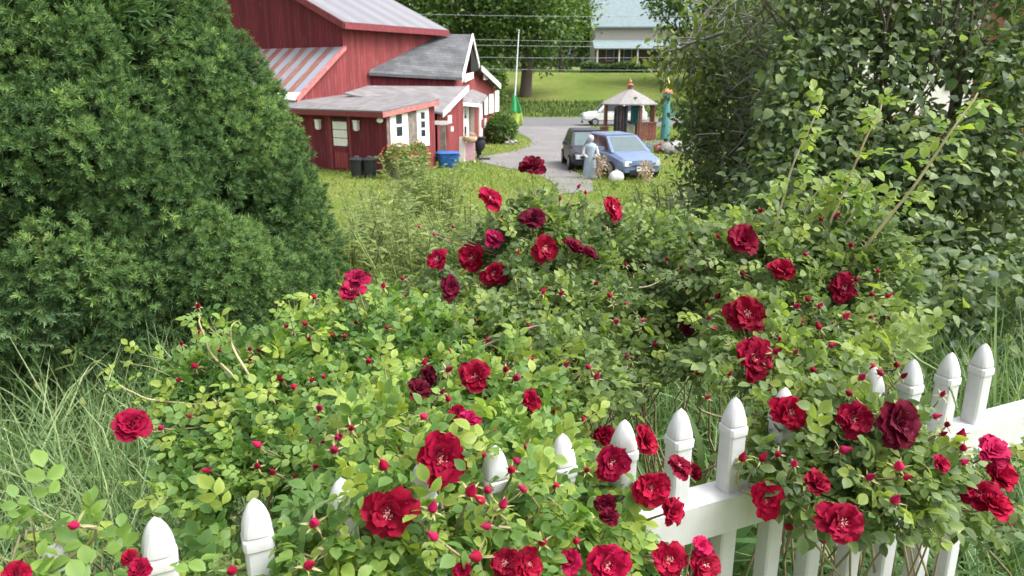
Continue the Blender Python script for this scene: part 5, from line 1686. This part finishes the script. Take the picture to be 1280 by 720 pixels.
# --- bodies of the bushes: ellipsoids (px, py, depth, half width px, half height px, half depth m)
BUSH = {
 'left': dict(label="yellow green rose bush sprawling over the left half of the fence", blobs=[
    (500, 470, 1.62, 110, 66, .3), (405, 495, 1.55, 95, 68, .3), (315, 505, 1.5, 68, 55, .22), (440, 580, 1.28, 150, 85, .3), (590, 560, 1.22, 105, 90, .25),
    (560, 655, .86, 135, 80, .1), (430, 690, .82, 66, 62, .08), (690, 665, .96, 90, 85, .12), (310, 580, 1.3, 55, 45, .2), (565, 430, 1.75, 70, 48, .2), (640, 620, 1.02, 90, 70, .14), (330, 715, .84, 60, 26, .06),
    (375, 445, 1.55, 40, 34, .15), (255, 475, 1.48, 34, 30, .1), (455, 405, 1.75, 46, 28, .15), (500, 560, 1.02, 90, 50, .1)]),
 'back': dict(label="tall darker green rose bush standing behind the fence in the middle", blobs=[
    (700, 325, 2.05, 95, 52, .3), (605, 368, 2.05, 70, 42, .28), (800, 335, 2.1, 95, 52, .3), (700, 405, 1.8, 115, 70, .3), (865, 372, 1.9, 85, 58, .25), (635, 440, 1.75, 90, 58, .25),
    (690, 490, 1.45, 72, 60, .2), (672, 285, 2.05, 28, 32, .12), (765, 300, 2.15, 28, 26, .12), (900, 325, 2.1, 60, 38, .2)]),
 'right': dict(label="green rose bush spilling over the right part of the fence with long arching canes", blobs=[
    (960, 350, 1.7, 90, 60, .25), (1050, 345, 1.65, 56, 50, .2), (950, 440, 1.45, 78, 54, .22), (1030, 420, 1.5, 70, 58, .2), (990, 515, 1.2, 85, 48, .16), (1080, 540, 1.1, 80, 62, .13),
    (1165, 560, 1.12, 50, 45, .1), (1010, 600, 1.04, 66, 38, .1), (1090, 600, 1.05, 70, 42, .1), (1110, 500, 1.16, 56, 26, .12), (1205, 610, 1.12, 32, 32, .08), (1060, 300, 1.65, 34, 24, .12), (985, 310, 1.75, 40, 24, .12)]),
 'corner': dict(label="small rose sprig with broad leaves in the bottom left corner", blobs=[
    (25, 692, .68, 46, 34, .06), (110, 716, .7, 36, 12, .05), (170, 728, .68, 36, 10, .05)]),
}
for b in BUSH.values():
    E = []
    for (px, py, d, rx, ry, rd) in b['blobs']:
        E.append((P(px, py, d), np.array([rx * d / F, rd, ry * d / F])))
    b['E'] = E
FWD = np.array([0, CP, -SP]); UPC = np.array([0, SP, CP])
def ray_hit(px, py):
    """nearest bush surface along the ray: (depth, key)"""
    r = P(px, py, 1.0) - CAM
    best = (None, None)
    for key, b in BUSH.items():
        for c, rad in b['E']:
            o_ = (CAM - c) / rad; v = r / rad
            A, B, C_ = v @ v, 2 * o_ @ v, o_ @ o_ - 1
            D = B * B - 4 * A * C_
            if D > 0:
                t = (-B - math.sqrt(D)) / (2 * A)
                if t > .2 and (best[0] is None or t < best[0]): best = (t, key)
    if best[0] is None:
        bd = 1e9
        for key, b in BUSH.items():
            for c, rad in b['E']:
                x, y, d = proj(c)
                q = math.hypot((px - x[0]) / (rad[0] / d[0] * F), (py - y[0]) / (rad[2] / d[0] * F))
                if q < bd: bd = q; best = (d[0], key)
    return best

# px, py, diameter px, tone (0 deep crimson, 1 dark maroon, 2 bright pink red), yaw, pitch, shape
BL = [(665, 211, 36, 1, 0, 80, 4), (611, 249, 32, 0, 50, 50, 0), (666, 274, 34, 1, -30, 60, 2), (764, 261, 33, 0, 40, 45, 0), (618, 299, 32, 2, 30, 82, 1), (548, 325, 32, 0, -25, 45, 1),
 (590, 323, 33, 0, -10, 30, 0), (617, 343, 34, 0, 0, 25, 3), (562, 360, 32, 1, 20, 40, 2), (681, 311, 36, 0, 0, 25, 1), (716, 312, 30, 1, 60, 60, 4), (735, 319, 24, 1, 70, 70, 4), (446, 349, 30, 2, 10, 60, 4), (440, 365, 32, 2, 0, 65, 0), (929, 301, 42, 0, 0, 68, 2),
 (977, 338, 34, 0, -30, 55, 4), (1052, 360, 37, 0, 10, 30, 0), (933, 393, 48, 0, 0, 35, 1), (940, 448, 47, 0, 10, 35, 3), (856, 413, 24, 1, 40, 60, 4), (595, 471, 44, 0, -25, 40, 0),
 (533, 470, 30, 1, 50, 55, 4), (523, 488, 34, 1, 40, 55, 2), (663, 502, 28, 0, 0, 60, 4), (572, 518, 28, 0, -30, 60, 2), (586, 525, 26, 2, 30, 60, 4), (550, 571, 64, 0, 15, 25, 5), (486, 640, 64, 0, 0, 15, 1), (164, 532, 44, 0, 35, 55, 6),
 (764, 578, 48, 0, 0, 25, 0), (805, 551, 38, 0, 50, 50, 2), (812, 609, 48, 0, 0, 30, 3), (838, 640, 44, 0, 40, 55, 2), (757, 630, 32, 1, -30, 50, 4), (761, 648, 30, 1, 10, 75, 4), (848, 584, 32, 0, 20, 70, 0), (866, 590, 26, 0, 40, 65, 4), (755, 546, 28, 0, 0, 70, 4),
 (986, 515, 50, 0, -5, 25, 1), (1065, 523, 45, 0, 0, 15, 0), (1121, 529, 54, 1, 10, 25, 2), (958, 624, 42, 0, -20, 20, 3), (1019, 605, 40, 0, 20, 60, 4), (1050, 652, 58, 0, 0, 25, 1), (1240, 565, 46, 2, 15, 60, 2), (1246, 597, 44, 0, 30, 60, 4),
 (1224, 620, 46, 0, -20, 60, 0), (1242, 633, 44, 0, 20, 65, 4), (1173, 580, 25, 0, 30, 60, 4), (633, 704, 42, 0, -25, 40, 1), (660, 706, 38, 0, 25, 45, 3), (713, 702, 38, 2, -30, 75, 6), (757, 706, 58, 0, 10, 40, 0), (836, 699, 48, 0, -10, 35, 1), (879, 706, 46, 0, 20, 35, 0),
 (876, 682, 28, 2, 0, 70, 4), (577, 714, 24, 0, 0, 60, 4), (163, 697, 24, 0, -20, 70, 6), (175, 712, 30, 0, 20, 60, 4), (20, 719, 40, 0, 0, 60, 2)]
BUDS = [(247, 384), (249, 417), (227, 431), (222, 477), (202, 535), (354, 476), (394, 373), (384, 406), (386, 425), (432, 421), (479, 359), (507, 371), (485, 410), (462, 452), (407, 471), (388, 477), (371, 486), (529, 456), (504, 349),
 (722, 235), (732, 242), (544, 294), (567, 285), (525, 284), (647, 318), (627, 272), (864, 296), (873, 306), (850, 336), (867, 339), (834, 326), (782, 332), (949, 265), (1027, 275), (1042, 272), (994, 384), (1012, 376), (895, 372), (887, 398), (1071, 351),
 (1098, 340), (1109, 397), (1090, 397), (632, 463), (724, 470), (695, 515), (731, 529), (616, 540), (609, 427), (592, 400), (571, 407), (563, 442), (561, 501), (882, 379), (860, 362), (993, 442), (967, 441), (962, 462), (1016, 462), (882, 498),
 (424, 547), (532, 522), (605, 569), (649, 579), (695, 608), (587, 619), (627, 635), (613, 658), (547, 674), (677, 679), (393, 633), (732, 588), (721, 677), (910, 559), (950, 576), (972, 568), (1049, 563), (1064, 493), (989, 660), (1027, 675),
 (1011, 679), (1116, 629), (1121, 457), (1127, 472), (1165, 521), (1183, 532), (1177, 495), (1200, 549), (1261, 654), (97, 657), (243, 583), (322, 584), (369, 605), (292, 713), (423, 547), (340, 497), (660, 560), (540, 640), (700, 250)]
TONES = [(.335, .0028, .036), (.13, .002, .021), (.46, .011, .088)]
spots = []          # (pos, radius, key) of every flower and bud, for stems and for clearing leaves
for key, b in BUSH.items():
    allc = np.array([c for c, r in b['E']])
    b['base'] = np.array([allc[:, 0].mean(), allc[:, 1].mean() + .1, 0.0])
    b['base'][2] = float(gz(b['base'][1]))
    b['o'] = empty("rose_bush", b['base'])
    setp(b['o'], b['label'], "rose bush", "crimson rose bushes")
for (px, py, dia, tone, yaw, pit, shp) in BL:
    t, key = ray_hit(px, py)
    t -= .035
    b = BUSH[key]; p = P(px, py, t)
    rad = dia / 2 * t / F * 1.0
    yw, pt = math.radians(yaw), math.radians(pit)
    # direction the flower faces: from "towards the viewer" (pit 0) to straight up (90)
    n = norm(np.array([math.sin(yw) * math.cos(pt * .8), -math.cos(yw) * math.cos(pt * .8), math.sin(pt * .8)]) + .1 * RNG.normal(size=3))
    o = bpy.data.objects.new("bloom", BLOOM_ME[shp + 7 * int(RNG.integers(0, 2))]); link(o, b['o'])
    o.location = p - b['base']; o.scale = (rad * (1 + .09 * RNG.normal()), rad * (1 + .09 * RNG.normal()), rad * (1 + .12 * RNG.normal()))
    q = Vector(n).to_track_quat('Z', 'Y'); o.rotation_euler = (q.to_matrix() @ Matrix.Rotation(RNG.random() * 6.28, 3, 'Z')).to_euler()
    k = np.array(TONES[tone]) * (1 + .16 * RNG.normal()) * np.array([1, 1, RNG.uniform(.8, 1.2)]); o.color = (*[float(abs(c)) for c in k], 1)
    if tone == 1: o["label"] = "dark maroon bloom"
    if tone == 2: o["label"] = "bright pink red bloom"
    if shp in (0, 1, 3, 5):
        s = bpy.data.objects.new("stamens", STAM_ME); link(s, o); s.location = (0, 0, .03); s.scale = (1.2, 1.2, 1.1)
    spots.append((p, rad, key, n))
def free(px, py):
    return all(math.hypot(px - q[0], py - q[1]) > q[2] * .5 + 9 for q in BL) and all(math.hypot(px - q[0], py - q[1]) > 12 for q in BUDS)
for (x0, x1, y0, y1, m_) in ((230, 620, 400, 600, 26), (350, 700, 560, 712, 8), (560, 900, 280, 480, 22), (880, 1110, 290, 480, 18), (900, 1210, 480, 640, 9)):
    k = 0
    while k < m_:
        q = (RNG.uniform(x0, x1), RNG.uniform(y0, y1))
        if free(*q): BUDS.append(q); k += 1
for (px, py) in BUDS:
    t, key = ray_hit(px, py); t -= .045
    b = BUSH[key]; p = P(px, py, t)
    sz = .013 * (.8 + .4 * RNG.random())
    n = norm(np.array([.5 * RNG.normal(), -.55 + .4 * RNG.normal(), .75]))
    k = RNG.integers(0, 3)
    o = bpy.data.objects.new("bud", BUD_ME[k]); link(o, b['o']); o.location = p - b['base']; o.scale = (sz,) * 3
    q = Vector(n).to_track_quat('Z', 'Y'); o.rotation_euler = q.to_euler()
    c = np.array(TONES[RNG.choice([0, 0, 2, 2])]) * RNG.uniform(.6, 1.15) * (1 + .15 * RNG.normal()); o.color = (*[float(abs(v)) for v in c], 1)
    s = bpy.data.objects.new("sepals", SEP_ME[RNG.integers(0, 4)]); link(s, o)
    spots.append((p, sz * .55, key, n))

# --- leaves and canes
def in_view_clear(pos, key):
    """drop leaves that would grow over a flower or over the fence tops that stand clear"""
    px, py, d = proj(pos)
    keep = np.ones(len(pos), bool)
    for (p, r, k, n) in spots:
        x, y, dd = proj(p); rp = r / dd[0] * F
        m_ = (np.hypot(px - x[0], py - y[0]) < rp * 1.05 + 5) & (d < dd[0] + .02)
        if r < .02: m_ &= (RNG.random(len(pos)) < .8)
        keep &= ~m_
    for (x0, y0, x1, y1, pr) in ((822, 498, 882, 640, 1), (862, 596, 948, 720, 1), (893, 488, 940, 560, .8), (1205, 420, 1280, 560, 1), (1165, 430, 1216, 540, .95), (1118, 440, 1166, 500, .9), (1078, 455, 1108, 492, .6), (296, 612, 344, 704, .96), (172, 640, 222, 715, .95), (762, 520, 796, 575, .9), (688, 540, 722, 600, .55), (608, 566, 646, 610, .6), (900, 655, 1000, 720, .9), (1000, 680, 1130, 720, .8)):
        m_ = (px > x0 - 12) & (px < x1 + 4) & (py > y0 - 4) & (py < y1) & (d < 1.45) & (RNG.random(len(pos)) < pr)
        keep &= ~m_
    return keep
def cane(a, b, r0, r1, k=7, arch=.12, jit=.015):
    t = np.linspace(0, 1, k)[:, None]
    m_ = a * (1 - t) + b * t; m_[:, 2] += arch * np.sin(np.pi * t[:, 0]) * np.linalg.norm(b - a)
    m_[1:-1] += jit * RNG.normal(size=(k - 2, 3))
    return m_, np.linspace(r0, r1, k)
CONF = {'left': (3.5, .0435, (.27, 1.0), 'rose_leaf', .66), 'back': (3.3, .043, (.2, .85), 'rose_leaf_dark', .66), 'right': (3.5, .045, (.28, .9), 'rose_leaf_dark', .68), 'corner': (1.8, .048, (.5, 1.0), 'rose_leaf', .6)}
for key, b in BUSH.items():
    dens, size, tints, mat, shell = CONF[key]
    pos, dr_, nr_, tn = [], [], [], []
    lines, shoots = [], []
    for bi, (c, rad) in enumerate(b['E']):
        area = 4 * math.pi * ((rad[0] * rad[1]) ** 1.6 / 3 + (rad[0] * rad[2]) ** 1.6 / 3 + (rad[1] * rad[2]) ** 1.6 / 3) ** (1 / 1.6)
        n = int(area * dens / (size * size * .36))
        d = rand_unit(n)
        d = d[(d[:, 2] > -.45) & ((d[:, 1] < .5) | (d[:, 2] > .35))]
        n = len(d)
        rr_ = shell + (1.12 - shell) * RNG.random(n) ** .8
        # shoots of leaves stick out of the outline here and there
        lump = norm(RNG.normal(size=(12, 3))); kk = np.max(d @ lump.T, axis=1)
        rr_ *= .78 + .36 * np.clip((kk - .55) * 2.0, 0, 1)
        pos.append(c + d * rad * rr_[:, None])
        dr_.append(norm(d * np.array([.8, .8, .5]) + np.array([0, 0, .15]) + .6 * rand_unit(n)))
        nr_.append(norm(d * .45 + np.array([0, -.15, .8]) + .45 * rand_unit(n)))
        tn.append(np.clip(RNG.uniform(*tints, n) + .1 * RNG.normal() + .1 * (rr_ - .9), 0, 1))
        for k in range(int(10 + area * 70)):       # young shoots breaking out of the surface
            dd_ = rand_unit(1)[0]
            if dd_[2] < -.1 or dd_[1] > .6 or key == 'corner': continue
            q = c + dd_ * rad * .72; gd_ = norm(dd_ * .7 + np.array([0, -.1, .55]) + .45 * RNG.normal(size=3)); ln = RNG.uniform(.05, .12)
            sh_pts = np.array([q, q + gd_ * ln * .5 + .006 * RNG.normal(size=3), q + gd_ * ln + np.array([0, 0, -.01])])
            shoots.append((sh_pts, np.array([.0014, .0011, .0008])))
            for s_ in ((.55, .8, 1.0) if ln < .15 else (.4, .55, .7, .85, 1.0)):
                pos.append((sh_pts[0] * (1 - s_) + sh_pts[2] * s_)[None]); dr_.append(norm(gd_ + .9 * rand_unit(1)[0])[None]); nr_.append(norm(np.array([0, -.2, .8]) + .5 * rand_unit(1)[0])[None]); tn.append(np.array([np.clip(tints[1] - .25 * RNG.random() + .08, 0, 1)]))
        for k in range(int(6 + area * 22) if key != 'corner' else 6):
            q = c + rand_unit(1)[0] * rad * (.5 + .5 * RNG.random())
            a = b['base'] + np.array([.25 * RNG.normal(), .15 * RNG.normal(), 0]) if key != 'corner' else np.array([q[0] + .1 * RNG.normal(), q[1] + .1, .2])
            if k % 2: a = c + rand_unit(1)[0] * rad * .3 - np.array([0, 0, rad[2] * .6])
            lines.append(cane(a, q, (.0045 if k % 2 == 0 else .0025) if key != 'corner' else .0018, .0014 if key != 'corner' else .0009, 7, .06))
    pos, dr_, nr_, tn = map(np.concatenate, (pos, dr_, nr_, tn))
    lines = [q for q in lines if in_view_clear(q[0], key).all()]
    # leaflets and a stalk at each flower
    for (p, r, k, n_) in spots:
        if k != key: continue
        c, rad = min(b['E'], key=lambda e: np.linalg.norm((p - e[0]) / e[1]))
        e = p - n_ * (r * .3 if r > .02 else r * 1.6)
        a = c + (p - c) * .25 - np.array([0, 0, .03])
        t = np.linspace(0, 1, 6)[:, None]; ctrl = e - n_ * .06
        pts = a * (1 - t) ** 2 + 2 * ctrl * t * (1 - t) + e * t ** 2
        lines.append((pts, np.linspace(.0024, .0013, 6)))
        m_ = 5
        tt = RNG.uniform(.45, .92, m_); ii = (tt * 5).astype(int)
        pos = np.concatenate([pos, pts[ii]]); dr_ = np.concatenate([dr_, norm(rand_unit(m_) + n_ * .3)]); nr_ = np.concatenate([nr_, norm(n_ + np.array([0, 0, .6]) + .3 * rand_unit(m_))]); tn = np.concatenate([tn, RNG.uniform(tints[0], tints[1], m_)])
    keep = in_view_clear(pos + dr_ * size * .45, key) & in_view_clear(pos + dr_ * size * .8, key)
    pos, dr_, nr_, tn = pos[keep], dr_[keep], nr_[keep], tn[keep]
    sc = size * (.65 + .6 * RNG.random(len(pos)))
    scatter("leaves", COMP, pos, frames(dr_, nr_), sc, tn, M[mat], b['o'], offset=b['base'], smooth=True)
    # spent flower heads, tiny green buds and bare calyxes all over the outside: a tan and pink stipple
    cp, cn = [], []
    for (c, rad) in b['E']:
        n = int(26 * (rad[0] + rad[1]) / .3)
        d = rand_unit(n); d = d[(d[:, 2] > -.2) & (d[:, 1] < .6)]
        cp.append(c + d * rad * (.98 + .14 * RNG.random((len(d), 1)))); cn.append(norm(d + np.array([0, 0, .5]) + .5 * rand_unit(len(d))))
    cp, cn = np.concatenate(cp), np.concatenate(cn)
    k_ = in_view_clear(cp, key); cp, cn = cp[k_], cn[k_]
    co = scatter("spent_calyx", SEP_T, cp, frames(cn, rand_unit(len(cp))), .012 * (.6 + .7 * RNG.random(len(cp))), RNG.uniform(-.2, .45, len(cp)), M['sepal'], b['o'], offset=b['base'])
    co["kind"] = "stuff"
    for i in range(len(cp)):
        a = cp[i] - cn[i] * .008; e = a - cn[i] * (.03 + .04 * RNG.random()) - np.array([0, 0, .02])
        lines.append((np.array([e, (a + e) / 2 + .003 * RNG.normal(size=3), a]), np.array([.0013, .001, .0009])))
    shoots = [q for q in shoots if in_view_clear(q[0], key).all()]
    if shoots:
        v, f = tube_arrays(shoots, 4)
        np_mesh("young_shoots", v, f, M['shoot_green'], b['o'], smooth=True, offset=b['base'])["kind"] = "stuff"
    v, f = tube_arrays(lines, 4)
    np_mesh("canes", v, f, M['cane'], b['o'], smooth=True, offset=b['base'])
    b['n'] = len(pos)

# long arching shoots of the right bush, dry cane of the back bush
def long_shoot(key, pix, r, mat, nleaf, size=.055, tint=(.7, 1), name="arching_cane"):
    b = BUSH[key]
    pts = np.array([P(*q) for q in pix])
    k = len(pts); tt = np.linspace(0, k - 1, k * 4)
    sm = np.stack([np.interp(tt, np.arange(k), pts[:, i]) for i in range(3)], -1)
    sm[1:-1] += .004 * RNG.normal(size=(len(sm) - 2, 3))
    for _ in range(3): sm[1:-1] = (sm[:-2] + 2 * sm[1:-1] + sm[2:]) / 4
    tubes_obj(name, [(sm, np.linspace(r, r * .45, len(sm)))], mat, b['o'], offset=b['base'], n=6)
    if nleaf:
        u = np.sort(RNG.uniform(.3, 1.0, nleaf)); u[-2:] = 1.0
        q = np.stack([np.interp(u * (len(sm) - 1), np.arange(len(sm)), sm[:, i]) for i in range(3)], -1)
        d = norm(rand_unit(nleaf) + np.array([0, -.2, .45]))
        scatter("shoot_leaves", COMP, q, frames(d, norm(np.array([0, -.4, .9]) + .35 * rand_unit(nleaf))), size * (.6 + .6 * RNG.random(nleaf)), RNG.uniform(*tint, nleaf), M['rose_leaf'], b['o'], offset=b['base'], smooth=True)
long_shoot('right', [(1040, 380, 1.6), (1075, 318, 1.5), (1120, 262, 1.45), (1165, 200, 1.42), (1195, 155, 1.4), (1222, 116, 1.4)], .0038, M['shoot'], 20, .062, (.85, 1))
long_shoot('right', [(1020, 340, 1.65), (1040, 275, 1.6), (1065, 215, 1.58), (1085, 165, 1.55), (1102, 130, 1.55)], .0034, M['shoot'], 20, .058, (.85, 1))
long_shoot('right', [(955, 330, 1.7), (968, 285, 1.68), (985, 225, 1.66), (1003, 175, 1.65), (1026, 130, 1.65)], .0034, M['shoot'], 18, .058, (.85, 1))
long_shoot('right', [(1030, 330, 1.65), (1050, 290, 1.6), (1075, 255, 1.58), (1085, 225, 1.58)], .0025, M['shoot'], 9, .05)
long_shoot('right', [(990, 330, 1.68), (1000, 290, 1.66), (1010, 250, 1.66), (1040, 215, 1.66)], .0025, M['shoot'], 9, .05)
long_shoot('back', [(596, 438, 1.52), (630, 420, 1.5), (668, 406, 1.5), (700, 404, 1.53)], .0035, M['cane_dry'], 0, name="dry_cane")
long_shoot('back', [(745, 362, 1.75), (790, 360, 1.72), (815, 358, 1.72), (830, 348, 1.75)], .003, M['cane_dry'], 0, name="dry_cane")
long_shoot('right', [(1098, 420, 1.35), (1130, 437, 1.3), (1165, 460, 1.25), (1188, 485, 1.22), (1196, 510, 1.22)], .003, M['vine'], 0, name="arching_cane")
long_shoot('left', [(330, 470, 1.4), (270, 505, 1.38), (210, 505, 1.36), (170, 495, 1.35), (150, 482, 1.35)], .0028, M['shoot'], 8, .04)
long_shoot('left', [(330, 500, 1.35), (290, 430, 1.4), (285, 410, 1.4), (300, 400, 1.4)], .0028, M['shoot'], 7, .045)
long_shoot('left', [(300, 480, 1.4), (262, 440, 1.4), (250, 405, 1.4), (247, 392, 1.4)], .0028, M['shoot'], 5, .04)
long_shoot('left', [(430, 430, 1.6), (400, 420, 1.6), (388, 395, 1.6), (394, 378, 1.6)], .0028, M['shoot'], 5, .045)
# arching grass blade over the left pickets
def long_blade(pix, w, lab):
    pts = np.array([P(*q) for q in pix]); k = len(pts); tt = np.linspace(0, k - 1, 16)
    sm = np.stack([np.interp(tt, np.arange(k), pts[:, i]) for i in range(3)], -1)
    for _ in range(4): sm[1:-1] = (sm[:-2] + 2 * sm[1:-1] + sm[2:]) / 4
    tg = norm(np.gradient(sm, axis=0)); side = norm(np.cross(tg, np.array([0, -.7, .7])))
    ww = w * np.sin(np.linspace(.5, 3.05, 16))[:, None]
    V = np.concatenate([sm - side * ww, sm + side * ww + np.array([0, 0, .001])])
    o = np_mesh("grass_blade", V - sm[0], [(i, i + 1, 17 + i, 16 + i) for i in range(15)], M['grass'], None, {"tint": np.full(32, .7)}, True)
    o.location = sm[0]; setp(o, lab, "grass blade", "long arching grass blades")
long_blade([(372, 770, .82), (375, 690, .78), (380, 650, .76), (395, 632, .76), (418, 622, .76)], .004, "long arching grass blade right of the middle left picket")
long_blade([(855, 720, 1.3), (868, 640, 1.25), (880, 580, 1.2), (870, 535, 1.2), (858, 515, 1.2)], .006, "broad upright grass blade beside the picket left of the rail")
long_blade([(900, 700, 1.3), (905, 600, 1.25), (925, 560, 1.2), (960, 545, 1.2)], .006, "broad blade arching to the right between two pickets above the rail")
long_blade([(1245, 640, 1.5), (1243, 500, 1.45), (1244, 420, 1.45), (1246, 345, 1.45)], .003, "thin grass stalk standing tall behind the last picket")

# daylily leaves behind the fence
def strap_plant(px, d, n, h, lab):
    c = gpt(px, d); o = empty("strap_leaf_plant", c); setp(o, lab, "plant", "strap leaved plants behind the fence")
    T_ = [blade_t(.034, .9, 7), blade_t(.04, 1.5, 7), blade_t(.034, 2.1, 7)]
    a = RNG.random(n) * 6.28; dd = np.stack([.35 * np.cos(a), .35 * np.sin(a), np.ones(n)], -1)
    pos = np.stack([.05 * np.cos(a), .05 * np.sin(a), -.02 * np.ones(n)], -1)
    scatter("leaves", T_, pos, frames(dd, np.stack([np.cos(a) * -1, -np.sin(a), .2 * np.ones(n)], -1)), h * (.7 + .5 * RNG.random(n)), RNG.uniform(.2, .6, n), M['maple_strap'], o, smooth=True)
    m = MB(); m.lathe([(.05, -.05), (.06, .05), (.02, .14)], 8); m.build("crown_base", M['vine'], o)
M['maple_strap'] = leaf_mat("strap_leaf", [(0, (.03, .08, .025)), (.5, (.075, .16, .045)), (1, (.15, .25, .07))])
for px, d, n, h, lab in ((830, 1.75, 46, 1.0, "dark strap leaved plant behind the fence left of the rail's bare stretch"), (790, 1.9, 40, .95, "strap leaved plant in the dark gap below the middle rose bush"), (890, 1.7, 40, .95, "strap leaved plant behind the two bare pickets in the middle"), (1250, 1.6, 46, 1.05, "strap leaved plant behind the last picket at the right"), (1205, 1.9, 40, .9, "strap leaved plant in the grass behind the right pickets")):
    strap_plant(px, d, n, h, lab)
